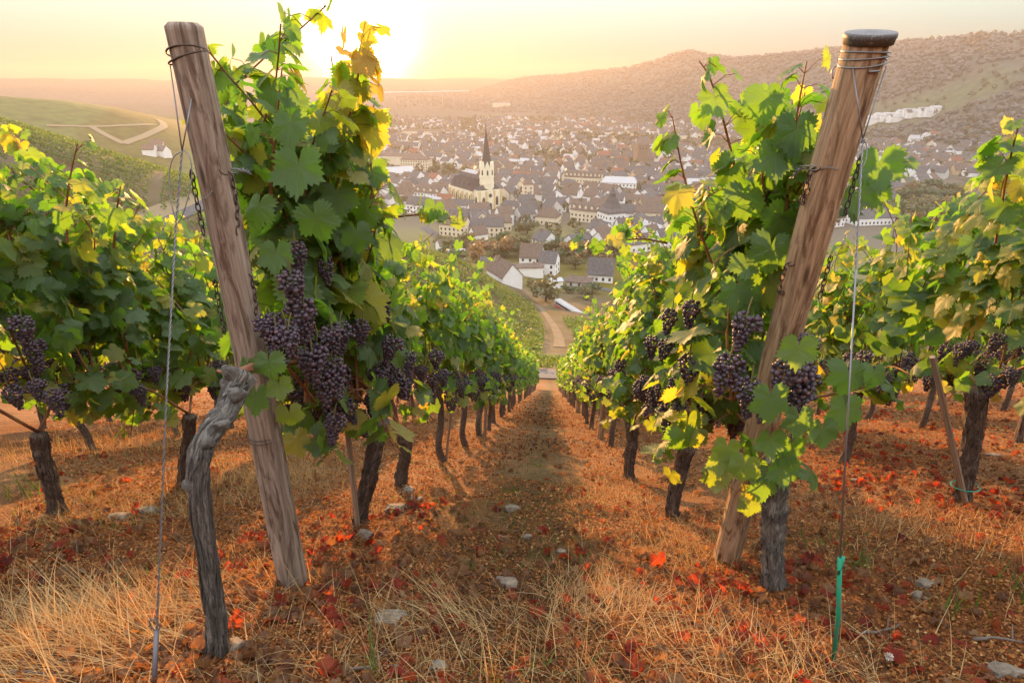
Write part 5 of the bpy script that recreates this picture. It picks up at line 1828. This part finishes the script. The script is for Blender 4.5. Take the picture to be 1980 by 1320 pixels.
def spot(u, v, rad=9):
    p = hit(u, v)
    BLOCK.append((p.x, p.y, rad))
    return (p.x, p.y, gz(p.x, p.y))


# ---- church
def church():
    x, y, z = spot(940, 402, 16)
    ax = math.atan2(0.80, -0.60)                       # towards the far end of the nave
    BLOCK.append((x + 16 * math.cos(ax), y + 16 * math.sin(ax), 17))
    BLOCK.append((x + 28 * math.cos(ax), y + 28 * math.sin(ax), 12))
    BLOCK.append((x + 4, y - 15, 13))
    BLOCK.append((x - 12, y - 4, 10))
    root = empty('church', (x, y, z), ax)
    root.scale = (1.1, 1.1, 1.1)
    tag(root, 'large cream church with steep slate roofs, side gables and a tall pointed spire', 'church')
    cr, sl = plain('church_cream_wall', (0.80, 0.72, 0.52), 0.06), plain('church_slate', (0.060, 0.055, 0.058), 0.3, 1.5, 0.6)
    # local X runs from the tower front to the far end
    L, W, E, Rg = 34.0, 20.0, 12.0, 20.5
    m = MB()
    m.box((L / 2 + 2, 0, E / 2 - 1), (L, W, E + 2))
    m.box((-1.5, 0, 5.5), (9.0, 17.0, 15.0))
    m.build('wall', [cr], root, smooth=False)
    (a, b), (c, e) = gable_meshes(L, 12.0, E, Rg, 0.3)
    m = MB()
    m.add([(p[0] + L / 2 + 2, p[1], p[2]) for p in c], e)
    for i in range(5):                                  # the cross gables along both flanks
        cx = 4.8 + i * 6.4
        for sg in (-1, 1):
            h0, h1 = E, E + 6.6
            o_ = sg * (W / 2 + 0.25)
            m.add([(cx - 3.4, o_, h0), (cx + 3.4, o_, h0), (cx, o_ - sg * 2.2, h1), (cx, 0, h1 + 0.4), (cx - 3.4, 0, h0), (cx + 3.4, 0, h0)],
                  [(0, 2, 3, 4), (1, 5, 3, 2), (0, 1, 2)])
    m.add([(-6, -8.7, 13.0), (3, -8.7, 13.0), (3, 8.7, 13.0), (-6, 8.7, 13.0), (-1.5, 0, 19.0)], [(0, 1, 4), (1, 2, 4), (2, 3, 4), (3, 0, 4)])
    m.build('roof', [sl], root, smooth=False)
    for i in range(6):
        for sg in (-1, 1):
            MB().box((1.8 + i * 6.4, sg * (W / 2 + 0.6), 4.6), (1.0, 1.2, 11.5)).build('buttress', [M_BUTT], root, smooth=False)
    for i in range(5):
        for sg in (-1, 1):
            lancet(root, (4.8 + i * 6.4, sg * (W / 2 + 0.06), 5.5), 0.0, 2.0, 6.2)
    for sg in (-1, 1):
        lancet(root, (-6.06, sg * 5.2, 5.6), PI / 2, 2.0, 6.0)
        MB().box((-6.2, sg * 8.4, 5.5), (1.2, 1.2, 14.0)).build('buttress', [M_BUTT], root, smooth=False)
        MB().box((-6.2, sg * 3.1, 5.5), (1.0, 1.0, 14.0)).build('buttress', [M_BUTT], root, smooth=False)
        lancet(root, (-1.5, sg * 8.56, 5.6), 0.0, 2.0, 6.0)
    MB().tube([(-6.12, 0, 9.2), (-5.9, 0, 9.2)], 1.35, 16).build('round_window', [M_PANE], root, smooth=False)
    lancet(root, (-6.06, 0, 2.2), PI / 2, 2.2, 4.4, 'portal')
    # octagonal tower with gablets and spire
    tz0, tz1, tr = 12.0, 27.0, 5.0
    tw = MB().tube([(-1.5, 0, tz0), (-1.5, 0, tz1)], tr, 8)
    for zz in (16.5, 21.0):
        tw.tube([(-1.5, 0, zz), (-1.5, 0, zz + 0.5)], tr + 0.25, 8)
    t_o = tw.build('tower', [cr], root, smooth=False)
    rr = tr * math.cos(PI / 8)
    gm = MB()
    for k in range(8):
        th = (k + 0.5) / 8 * 2 * PI + math.pi / 2 * 0
        # tube rings start on an arbitrary axis; gablets sit on the flats
        c0 = np.array([-1.5, 0, 0])
        n_ = np.array([math.cos(th), math.sin(th), 0]); s_ = np.array([-math.sin(th), math.cos(th), 0])
        hw = tr * math.sin(PI / 8)
        gm.add([c0 + n_ * (rr + 0.1) - s_ * hw + [0, 0, tz1], c0 + n_ * (rr + 0.1) + s_ * hw + [0, 0, tz1], c0 + n_ * (rr + 0.1) + [0, 0, tz1 + 4.2], c0 + n_ * (rr - 2.4) + [0, 0, tz1 + 4.0]],
               [(0, 1, 2), (0, 2, 3), (1, 3, 2)])
        o = lancet(t_o, tuple(c0 + n_ * (rr + 0.08) + np.array([0, 0, 24.2])), th + PI / 2, 1.1, 3.4)
    gm.build('gablets', [cr], t_o, smooth=False)
    MB().tube([(-1.5, 0, tz1 + 0.2), (-1.5, 0, tz1 + 4.5), (-1.5, 0, 52.5)], [tr * 0.93, tr * 0.62, 0.06], 8).build('spire', [sl], root, smooth=False)
    m = MB().tube([(-1.5, 0, 52), (-1.5, 0, 55)], 0.12, 5)
    m.tube([(-1.5, -0.7, 54), (-1.5, 0.7, 54)], 0.12, 5)
    m.build('cross', [M_WIRE], root)


def lancet(root, p, rz, w, h, name='window'):
    v = [(-w / 2, 0, -h / 2), (w / 2, 0, -h / 2), (w / 2, 0, h * 0.25), (w * 0.28, 0, h * 0.42), (0, 0, h / 2), (-w * 0.28, 0, h * 0.42), (-w / 2, 0, h * 0.25)]
    n = len(v)
    vv = [(a, -0.06, c) for a, b, c in v] + [(a, 0.06, c) for a, b, c in v]
    f = [tuple(range(n)), tuple(range(2 * n - 1, n - 1, -1))] + [(i, i + n, (i + 1) % n + n, (i + 1) % n) for i in range(n)]
    o = MB().add(vv, f).build(name, [M_PANE], root, smooth=False)
    o.location = p
    o.rotation_euler = (0, 0, rz)
    return o


church()

# ---- white gate tower with its bell-shaped roof
gx, gy, gzz = spot(1180, 443, 11)
root = empty('gate_tower', (gx, gy, gzz), R(28))
tag(root, 'square white tower house with a dark bell shaped slate roof and lantern', 'tower')
MB().box((0, 0, 4.5), (13, 13, 13)).build('wall', [WALLM['white']], root, smooth=False)
q = [(11.0, 7.1), (12.2, 6.6), (14.0, 4.6), (16.5, 3.3), (19.0, 2.5), (20.2, 2.0), (20.3, 1.5), (22.6, 1.4), (22.7, 1.9), (23.6, 1.2), (25.2, 0.5), (27.5, 0.05)]
MB().tube([(0, 0, a) for a, _ in q], [b * 1.38 for _, b in q], 4).build('roof', [ROOFM['slate']], root, smooth=False).rotation_euler = (0, 0, PI / 4)
for fl in range(3):
    for sg in (-1, 1):
        for i in range(4):
            win(root, (-4.8 + i * 3.2, sg * 6.54, 2 + fl * 3.2), 0.0)
            win(root, (sg * 6.54, -4.8 + i * 3.2, 2 + fl * 3.2), PI / 2)
# ---- old stone tower
sx, sy, sz = spot(1237, 322, 14)
root = empty('stone_tower', (sx, sy, sz), R(12))
tag(root, 'square brown stone tower with a low hipped roof rising over the trees', 'tower')
MB().box((0, 0, 11), (13, 13, 26)).build('wall', [M_STONEW], root, smooth=False)
MB().add([(-7, -7, 24), (7, -7, 24), (7, 7, 24), (-7, 7, 24), (-3, 0, 29), (3, 0, 29)], [(0, 1, 5, 4), (2, 3, 4, 5), (1, 2, 5), (3, 0, 4)]).build('roof', [ROOFM['brown']], root, smooth=False)
for i in range(3):
    for sg in (-1, 1):
        win(root, (-3.5 + i * 3.5, sg * 6.54, 20), 0.0); win(root, (sg * 6.54, -3.5 + i * 3.5, 20), PI / 2)

# ---- houses one can point to
NAMED = [  # u, v, turn, w, d, eave, ridge, wall, roof, windows, dormers, hip, label
    (292, 300, 10, 12, 9, 6, 11, 'white', 'brown', 0, 0, 0, 'leftmost white house of a small group left of the uncapped post'),
    (318, 303, -20, 12, 9, 6, 11, 'white', 'slate', 0, 0, 0, 'rightmost white gabled house of a small group left of the uncapped post'),
    (306, 290, 30, 12, 9, 6, 11, 'white', 'brown', 0, 0, 0, 'rear white house of a small group left of the uncapped post'),
    (975, 545, 122, 15, 9, 4.5, 9.5, 'white', 'brown', 0, 0, 0, 'long white barn with bare white gable beside the vineyard slope'),
    (1020, 532, 10, 14, 7, 4.6, 5.2, 'white', 'brown', 0, 0, 0, 'low white wing between the white barn and the two part white house'),
    (1028, 515, -8, 11, 9, 6.0, 11.5, 'white', 'brown', 1, 0, 0, 'left half of the white double house with the taller brown roof'),
    (1062, 528, -14, 8, 9, 6.5, 10.8, 'white', 'slate', 1, 0, 0, 'right half of the white double house with tall white gable end'),
    (1074, 556, 20, 5, 5, 3.5, 4.2, 'white', 'pale', 0, 0, 0, 'small plain white shed behind the brown tree'),
    (1122, 553, -12, 11, 7, 2.8, 4.4, 'grey', 'brown', 1, 0, 0, 'low grey bungalow with shallow brown roof near the train'),
    (1160, 541, -6, 12, 9, 4.0, 10.5, 'white', 'slate', 1, 0, 0, 'white house with a large dark slate roof beside the right vine row'),
    (883, 498, 15, 8, 6, 3.4, 4.0, 'white', 'pale', 0, 0, 0, 'flat roofed white garage at the edge of the left vine row'),
    (862, 484, 30, 9, 7, 4.0, 6.2, 'white', 'brown', 0, 0, 0, 'small white gabled house behind the flat white garage'),
    (925, 463, 35, 9, 8, 4.0, 8.0, 'white', 'brown', 0, 0, 0, 'white gabled house standing before the brown roofed rows'),
    (1142, 428, -26, 26, 11, 8, 12.5, 'cream', 'brown', 1, 6, 0, 'long cream building with a row of tall openings left of the white gate tower'),
    (1196, 372, -10, 30, 16, 9, 13, 'white', 'pale', 1, 0, 3, 'long white hall with pale metal roof above the gate tower'),
    (1128, 358, -14, 34, 11, 8, 12.5, 'cream', 'brown', 1, 9, 0, 'long cream building with many small dormers in its brown roof'),
    (1243, 372, 10, 12, 11, 7, 11, 'white', 'brown', 1, 0, 0, 'white gabled house beside the dark conifer near the right row'),
    (770, 318, -8, 60, 13, 10, 13, 'cream', 'brown', 1, 0, 3, 'long cream four storey block glowing in the haze at the left of the town'),
    (806, 330, -12, 32, 13, 12, 15, 'cream', 'brown', 1, 0, 3, 'shorter cream block right of the long cream block'),
    (770, 345, 20, 30, 20, 6, 11, 'white', 'pale', 0, 0, 0, 'wide white hall with a pale gable below the cream blocks'),
    (865, 425, -20, 19, 13, 6.5, 12, 'ochre', 'brown', 1, 0, 5, 'large pinkish house with hipped brown roof in front of the church'),
    (835, 393, -24, 24, 12, 9, 14, 'white', 'brown', 1, 4, 0, 'white long house with rows of small windows left of the church'),
    (985, 425, -18, 15, 11, 7, 13, 'cream', 'slate', 1, 3, 4, 'cream house with steep dark hipped roof right below the church'),
    (1060, 432, -15, 15, 11, 5.5, 10.5, 'cream', 'brown', 1, 0, 4, 'wide brown hipped roof with pale walls in the middle of the old town'),
    (1020, 395, 10, 8, 8, 16, 19, 'cream', 'brown', 1, 0, 2, 'narrow tall half timbered looking tower house right of the church'),
    (1255, 415, 20, 16, 11, 7, 12, 'ochre', 'brown', 1, 0, 0, 'brown brick house right of the white gate tower'),
    (1210, 452, 15, 13, 10, 4.5, 10, 'white', 'slate', 1, 2, 0, 'white house with mansard slate roof below the gate tower'),
    (1650, 405, 12, 26, 12, 8, 12, 'white', 'grey' if False else 'pale', 1, 0, 4, 'long white two storey house behind the capped post under the trees'),
    (1680, 432, 12, 28, 12, 5, 10, 'white', 'slate', 1, 0, 0, 'white house with dark roof partly hidden by the capped post stay wire'),
    (970, 207, -5, 60, 20, 11, 12.5, 'cream', 'pale', 0, 0, 0, 'pale high block standing alone far up the valley in the haze'),
    (820, 262, -4, 75, 24, 8, 10.5, 'cream', 'brown', 0, 0, 0, 'long low cream hall with brown roof far left in the glowing haze'),
    (1600, 250, 4, 40, 20, 9, 12, 'white', 'pale', 0, 0, 0, 'white block between the right row and the capped post far away')]
for (u, v, a, w, d, e, rdg, wc, rc, wi, do, hp, lab) in NAMED:
    p = spot(u, v, max(w, d) * 0.55 + 3)
    far = p[1] > 480
    house(p, R(a), w, d, e, rdg, wc, rc, lab, windows=wi and (0 if far and w > 45 else 1), dormers=do, hip=hp, chimney=w < 25)

# ---- roads, train and masts near the foot of the slope
RAIL = [hit(u, v) for u, v in ((820, 440), (880, 474), (940, 503), (985, 517))]
strip('valley_road', RAIL, 6.0, M_ASPHALT, 'pale valley road curving past the white houses', 0.2)
strip('valley_lane', [hit(u, v) for u, v in ((1075, 538), (1110, 545), (1150, 556), (1200, 566))], 4.5, M_ASPHALT, 'lane leading past the low grey bungalow', 0.2)
a_, b_ = hit(1078, 594), hit(1150, 614)
root = empty('train', ((a_.x + b_.x) / 2, (a_.y + b_.y) / 2, (gz(a_.x, a_.y) + gz(b_.x, b_.y)) / 2 - 2.0), math.atan2(b_.y - a_.y, b_.x - a_.x))
tag(root, 'white train with a red stripe passing at the foot of the vineyard', 'train')
Lt = math.hypot(b_.x - a_.x, b_.y - a_.y)
pr = [(-1.35, 0.6), (1.35, 0.6), (1.45, 1.6), (1.4, 2.7), (0.9, 3.0), (-0.9, 3.0), (-1.4, 2.7), (-1.45, 1.6)]
MB().add([(sx_ * Lt / 2, yy_, zz_) for sx_ in (-1, 1) for yy_, zz_ in pr], [tuple(range(7, -1, -1)), tuple(range(8, 16))] + [(i, (i + 1) % 8, (i + 1) % 8 + 8, i + 8) for i in range(8)]).build('body', [plain('dull_white_train_paint', (0.36, 0.34, 0.32), 0.1)], root, smooth=False)
for sg in (-1, 1):
    MB().box((0, sg * 1.47, 1.15), (Lt * 0.98, 0.05, 0.55)).build('stripe', [mat('red_train_paint', (0.5, 0.03, 0.02), 0.4)], root, smooth=False)
    MB().box((0, sg * 1.46, 2.2), (Lt * 0.9, 0.06, 0.7)).build('window_band', [M_PANE], root, smooth=False)
for i in range(4):
    MB().box((-Lt / 2 + Lt * (i + .5) / 4, 0, 0.3), (2.4, 2.0, 0.7)).build('bogie', [M_WIRE], root, smooth=False)
for i, (u, v, hh, lab) in enumerate(((946, 496, 8, 'thin grey lamp mast by the pale valley road'), (1135, 533, 8, 'thin grey mast left of the slate roofed white house'))):
    p = hit(u, v)
    m = MB().tube([(p.x, p.y, p.z - 1), (p.x, p.y, p.z + hh)], [.16, .09], 6)
    m.tube([(p.x - 1.2, p.y, p.z + hh), (p.x + 1.2, p.y, p.z + hh)], .08, 5)
    tag(m.build('mast', [M_STEEL]), lab, 'mast')

# ---- motorway viaduct across the far valley
M_CONC = plain('sun_bright_concrete', (0.62, 0.60, 0.57), 0.05)  # deck colour kept bright to stand for sun reflecting off it
M_PIER = plain('grey_concrete', (0.30, 0.28, 0.26), 0.05)
d0, d1 = ray(700, 180), ray(906, 176.5)
A, B = d0 * (1900 / math.hypot(d0[0], d0[1])), d1 * (2150 / math.hypot(d1[0], d1[1]))
root = empty('viaduct', tuple((A + B) / 2))
tag(root, 'thin pale motorway viaduct crossing the far valley in the haze', 'bridge')
c_ = (A + B) / 2
MB().tube([A - c_, B - c_], 1.7, 4).build('deck', [M_CONC], root, smooth=False)
for i in range(9):
    p = A + (B - A) * (i + .5) / 9 - c_
    MB().box((p[0], p[1], p[2] - 28), (1.8, 1.8, 56)).build('pier', [M_PIER], root, smooth=False)

# ---- generic streets
_bu = np.array([690, 830, 870, 960, 1010, 1100, 1200, 1300, 1600, 1660, 1720, 1800, 1980])
_bv = np.array([380, 424, 458, 472, 480, 487, 492, 486, 440, 432, 395, 352, 330])


def project(p):
    z = p @ CF
    return 990 + FPX * (p @ CR) / z, 660 - FPX * (p @ CU) / z


def town_candidates():
    rg = np.random.default_rng(77)
    out = []
    for gx in np.arange(-420, 1300, 15.5):
        for gy in np.arange(270, 1700, 15.5):
            r = math.hypot(gx, gy)
            if r > 1650 or r < 300:
                continue
            cell = 15.5 if r < 620 else (17.5 if r < 900 else 23)
            if rg.random() > (15.5 / cell) ** 2:
                continue
            x, y = gx + rg.uniform(-4, 4), gy + rg.uniform(-4, 4)
            out.append((x, y))
    p = np.array(out)
    z = terrain(p[:, 0], p[:, 1])
    P = np.column_stack([p, z])
    u, v = project(P)
    r = np.hypot(p[:, 0], p[:, 1])
    vmax = np.interp(u, _bu, _bv)
    okm = (v < vmax) & (u > 560) & (u < 2120) & (z < -72)
    green = fnoise(p[:, 0] / 95, p[:, 1] / 95, 91, 3)
    lim = np.where(r < 620, 1.0, np.where(r < 900, 0.75, 0.35))
    lim = np.where((u > 1580) & (r > 560) & (r < 1000), 1.2, lim)
    house_ok = okm & (green < lim) & (v > np.interp(u, [600, 900, 1300, 1600, 1980], [226, 222, 232, 240, 285]))
    return P, u, v, r, okm, house_ok


P, U_, V_, R_, OKM, HOK = town_candidates()
blk = np.array(BLOCK)
free = np.min(np.hypot(P[:, None, 0] - blk[None, :, 0], P[:, None, 1] - blk[None, :, 1]) - blk[None, :, 2], 1) > 4
rdm = np.minimum(road_dist(P[:, 0], P[:, 1], smooth_path([(p[0], p[1], 0) for p in RAIL], 30)), 99) > 9
HOK &= free & rdm
# the white terrace high on the right hillside
rgt = np.random.default_rng(5)
extra = []
for u in np.arange(1618, 1810, 9):
    p = hit(u + rgt.uniform(-3, 3), np.interp(u, [1618, 1700, 1810], [243, 236, 220]) + rgt.uniform(-3, 4))
    extra.append((p.x, p.y, p.z))
extra = np.array(extra)
seenwin = ((U_ > 700) & (U_ < 1310)) | (U_ > 1590)
order = np.argsort(R_ + np.where(seenwin, 0, 5000))
order = [i for i in order if HOK[i]]
rg = np.random.default_rng(8)
CW, CRF = ['white', 'cream', 'grey', 'ochre'], ['slate', 'brown', 'red', 'pale']
WN = {'white': 'white', 'cream': 'cream', 'grey': 'grey', 'ochre': 'ochre'}
RN = {'slate': 'slate', 'brown': 'brown', 'red': 'red', 'pale': 'metal'}


def region(u, v):
    if u > 1560:
        return 'beyond the capped post in the ' + ('near streets' if v > 345 else ('middle streets' if v > 305 else 'far streets'))
    a = ('at the town edge' if v > 425 else 'in the near streets' if v > 385 else 'in the middle streets' if v > 340 else 'in the rear streets' if v > 290 else 'far up the valley')
    b = ('by the left vine row' if u < 800 else 'left of the church' if u < 900 else 'near the church' if u < 985 else 'right of the church' if u < 1090 else 'by the gate tower' if u < 1190 else 'by the right vine row')
    return a + ' ' + b


NEAR_N = 235
SB = {}
for c in ('wall', 'roof'):
    SB[c] = {}
for k, i in enumerate(order):
    x, y, z = P[i]
    st = 0.35 * fnoise(x / 130, y / 130, 17, 2) * PI
    a = st + (PI / 2 if rg.random() < 0.35 else 0) + rg.normal(0, 0.08)
    r = R_[i]
    w, d = rg.uniform(9, 15), rg.uniform(8, 11)
    if r < 620 and rg.random() < 0.25: w *= 1.4
    e = rg.uniform(4.5, 8.0) if r < 620 else rg.uniform(4.0, 6.5)
    rdg = e + d * rg.uniform(0.36, 0.55)
    wc = CW[int(np.searchsorted([0.62, 0.84, 0.93, 1.0], rg.random()))]
    rc = CRF[int(np.searchsorted([0.52, 0.90, 0.95, 1.0], rg.random()))]
    if k < NEAR_N:
        ends = abs(math.sin(a - math.atan2(y, x))) < 0.7
        lab = '%s %s %s house with %s roof %s' % ('long' if w > 14.5 else ('small' if w < 11 else ''), 'gable-on' if ends else 'side-on', WN[wc], RN[rc], region(U_[i], V_[i]))
        lab = lab.strip()
        house((x, y, z), a, w, d, e, rdg, wc, rc, lab, group='houses of the old town', windows=1 if k < 45 else 0, chimney=k < 90)
    else:
        (wv, wf), (rv, rf) = gable_meshes(w, d, e, rdg)
        ca, sa = math.cos(a), math.sin(a)
        tr = lambda q: [(x + p[0] * ca - p[1] * sa, y + p[0] * sa + p[1] * ca, z + p[2]) for p in q]
        SB['wall'].setdefault(wc, MB()).add(tr(wv), wf)
        SB['roof'].setdefault(rc, MB()).add(tr(rv), rf)
for j, (x, y, z) in enumerate(extra):
    house((x, y, z), rgt.normal(0.1, 0.15), rgt.uniform(14, 24), 12, rgt.uniform(6, 10), rgt.uniform(11, 13), 'white', 'pale' if rgt.random() < 0.6 else 'slate',
          'one of the bright white houses in the terrace below the pale green field', group='white houses of the hillside terrace', chimney=False)
# all the rest of the roofs up the valley
mb = MB()
mats_, idx = [], 0
for c, table in (('wall', WALLM), ('roof', ROOFM)):
    for key, m_ in SB[c].items():
        for s in m_.f:
            pass
        vs = np.concatenate(m_.v)
        fs = [f for s in m_.f for f in m_.f[s]]
        mats_.append(table[key])
        mb.add(vs, fs, idx)
        idx += 1
o = mb.build('distant_houses', mats_, smooth=False)
tag(o, 'hundreds of small white walled houses fading into the haze up the valley', 'houses', kind='stuff')

# ---- trees of the town
rg = np.random.default_rng(31)
TREES = [(1055, 583, 5.6, 11, 'olive', 'big round brownish tree in front of the white double house'), (970, 497, 6.5, 12, 'rust', 'big orange brown tree above the valley road'),
         (1022, 495, 5, 8, 'rust', 'smaller orange brown tree right of the big one above the valley road'), (1165, 508, 6, 9, 'rust', 'orange tree behind the slate roofed white house'),
         (1085, 507, 4.5, 8, 'green', 'green tree just right of the white double house'), (1030, 556, 3.2, 5, 'olive', 'round bush in front of the low white wing'),
         (898, 478, 5, 9, 'olive', 'brownish tree over the flat white garage'), (1100, 566, 3, 4, 'green', 'dark bush by the low grey bungalow'), (1132, 577, 4, 6, 'olive', 'tall bush near the train'),
         (1020, 452, 5, 8, 'olive', 'olive tree among the near brown roofs'), (1252, 372, 4.5, 14, 'dark', 'dark pointed conifer near the right vine row'), (1182, 385, 5, 10, 'olive', 'tall clipped tree behind the gate tower roof'),
         (1212, 392, 5, 10, 'olive', 'second tall tree right of the gate tower roof'), (1150, 445, 4, 8, 'green', 'green tree at the foot of the gate tower'), (900, 408, 4, 9, 'olive', 'tree at the left foot of the church'),
         (1112, 520, 4, 7, 'olive', 'olive shrub on the bank behind the mast'), (1145, 566, 3.5, 5, 'green', 'green bush beside the right vine row'), (1068, 548, 2.2, 3, 'green', 'little bush below the white gable end')]
for i, (u, v, r, h, kind, lab) in enumerate(TREES):
    p = hit(u, v)
    tree((p.x, p.y, gz(p.x, p.y) - 0.2), r, h, kind, i % 6, lab, n=420)
cnt = 0
KN = {'olive': 'olive brown', 'rust': 'rust coloured', 'green': 'green', 'dark': 'dark'}
# wooded bank behind the capped post and the embankment below town
for (u0, u1, v0, v1, nn, where) in ((1590, 1860, 372, 440, 120, 'in the wooded patch behind the capped post'), (850, 1210, 472, 514, 60, 'on the bank below the town'),
                                    (1560, 1980, 262, 285, 55, 'in the tree belt under the white terrace'), (1860, 2000, 215, 330, 70, 'on the wooded slope at the right edge')):
    for q in range(nn):
        p = hit(rg.uniform(u0, u1), rg.uniform(v0, v1))
        if min(math.hypot(p.x - b[0], p.y - b[1]) - b[2] for b in BLOCK) < 1 or road_dist(np.array([p.x]), np.array([p.y]), smooth_path([(w_[0], w_[1], 0) for w_ in RAIL], 30))[0] < 6:
            continue
        kind = ['olive', 'rust', 'green', 'olive'][int(rg.integers(0, 4))]
        s = rg.uniform(3.0, 5.5) * (1.35 if u0 == 1590 else 1.0)
        tree((p.x, p.y, gz(p.x, p.y) - 0.3), s, s * rg.uniform(1.5, 2.1), kind, int(rg.integers(0, 6)), '%s tree %s' % (KN[kind], where), group='trees ' + where, n=170)
# scattered far crowns: town gardens and the valley woods
treespots = [i for i in range(len(P)) if OKM[i] and not HOK[i] and free[i] and rdm[i]]
pos = [P[i] for i in treespots]
for q in range(3200):
    az, r = rg.uniform(R(-22), R(46)), rg.uniform(420, 1750) ** 1.0
    pos.append(np.array([r * math.sin(az), r * math.cos(az), 0]))
pos = np.array(pos)
pos[:, 2] = terrain(pos[:, 0], pos[:, 1])
uu, vv = project(pos)
pos = pos[(vv < np.interp(uu, _bu, _bv) + 4) & (np.min(np.hypot(pos[:, None, 0] - blk[None, :, 0], pos[:, None, 1] - blk[None, :, 1]) - blk[None, :, 2], 1) > 1)]
k = len(pos)
per = 26
CP, CN, CS, CWt = [], [], [], []
rad = rg.uniform(2.6, 5.6, k)
hts = rad * rg.uniform(1.3, 2.1, k)
for j in range(per):
    d = unit(rg.normal(0, 1, (k, 3)))
    CP.append(pos + np.stack([d[:, 0] * rad * 0.8, d[:, 1] * rad * 0.8, hts * 0.62 + d[:, 2] * hts * 0.42], 1))
    CN.append(d); CS.append(rad * rg.uniform(0.28, 0.5, k)); CWt.append(np.clip(rg.random(k) * 0.4 + 0.6 * hash2(np.arange(k), 3.0), 0, 1))
CP, CN, CS, CWt = map(np.concatenate, (CP, CN, CS, CWt))
o = link('garden_trees', scatter_mesh('garden_trees', [CARD], CP, CN + rg.normal(0, .4, CN.shape), rg.normal(0, 1, CN.shape), CS, CWt,
         leaf_material('valley_crowns', [(0, (0.045, 0.050, 0.018)), (0.6, (0.090, 0.078, 0.026)), (1, (0.150, 0.095, 0.034))], [(0, (0.12, 0.10, 0.02)), (1, (0.24, 0.15, 0.03))], 0.25, detail=False), rg))
tag(o, 'countless garden and street trees between the far houses', 'trees', kind='stuff')
# woods on the right hand ridge
q = 9500
az, t_ = rg.uniform(R(-16), R(46), q), rg.random(q)
fd, rd_ = np.interp(az, _RA, _FD), np.interp(az, _RA, _RD)
r = fd + (rd_ - fd) * (0.1 + 0.86 * t_)
x, y = r * np.sin(az), r * np.cos(az)
inf = ((az > R(25)) & (az < R(35)) & (r > 1215) & (r < 1322)) | (rg.random(q) > (az - R(-16)) / R(12))
x, y = x[~inf], y[~inf]
v_, f_ = ICO[1]
rr = rg.uniform(2.6, 5.2, len(x))
V = (np.stack([x, y, terrain(x, y) + 2.5], 1)[:, None, :] + rr[:, None, None] * v_[None] * np.array([1, 1, 0.8])).reshape(-1, 3)
V = V + rg.normal(0, 0.7, V.shape)
o = link('ridge_woods', npmesh('ridge_woods', V, (f_[None] + (np.arange(len(x)) * len(v_))[:, None, None]).reshape(-1, 3), plain('ridge_wood', (0.128, 0.112, 0.094), 0.4, 0.05), smooth=False))
tag(o, 'mixed woods covering the long ridge on the right', 'woods', kind='stuff')

# ---------------------------------------------------------------- evening haze
def build_haze():
    m = bpy.data.materials.new('evening_haze')
    m.use_nodes = True
    nt = m.node_tree
    nt.nodes.clear()
    out = nt.nodes.new('ShaderNodeOutputMaterial')
    vol = nt.nodes.new('ShaderNodeVolumePrincipled')
    vol.inputs['Color'].default_value = (0.352, 0.325, 0.305, 1)
    vol.inputs['Density'].default_value = HAZE
    vol.inputs['Anisotropy'].default_value = 0.42
    nt.links.new(vol.outputs[0], out.inputs['Volume'])
    b = MB().box((0, 0, 5), (7600, 7600, 190))
    o = b.build('haze', [m], smooth=False)
    tag(o, 'thin golden evening haze filling the valley air', 'haze', kind='stuff')


HAZE = 3.5e-4
build_haze()
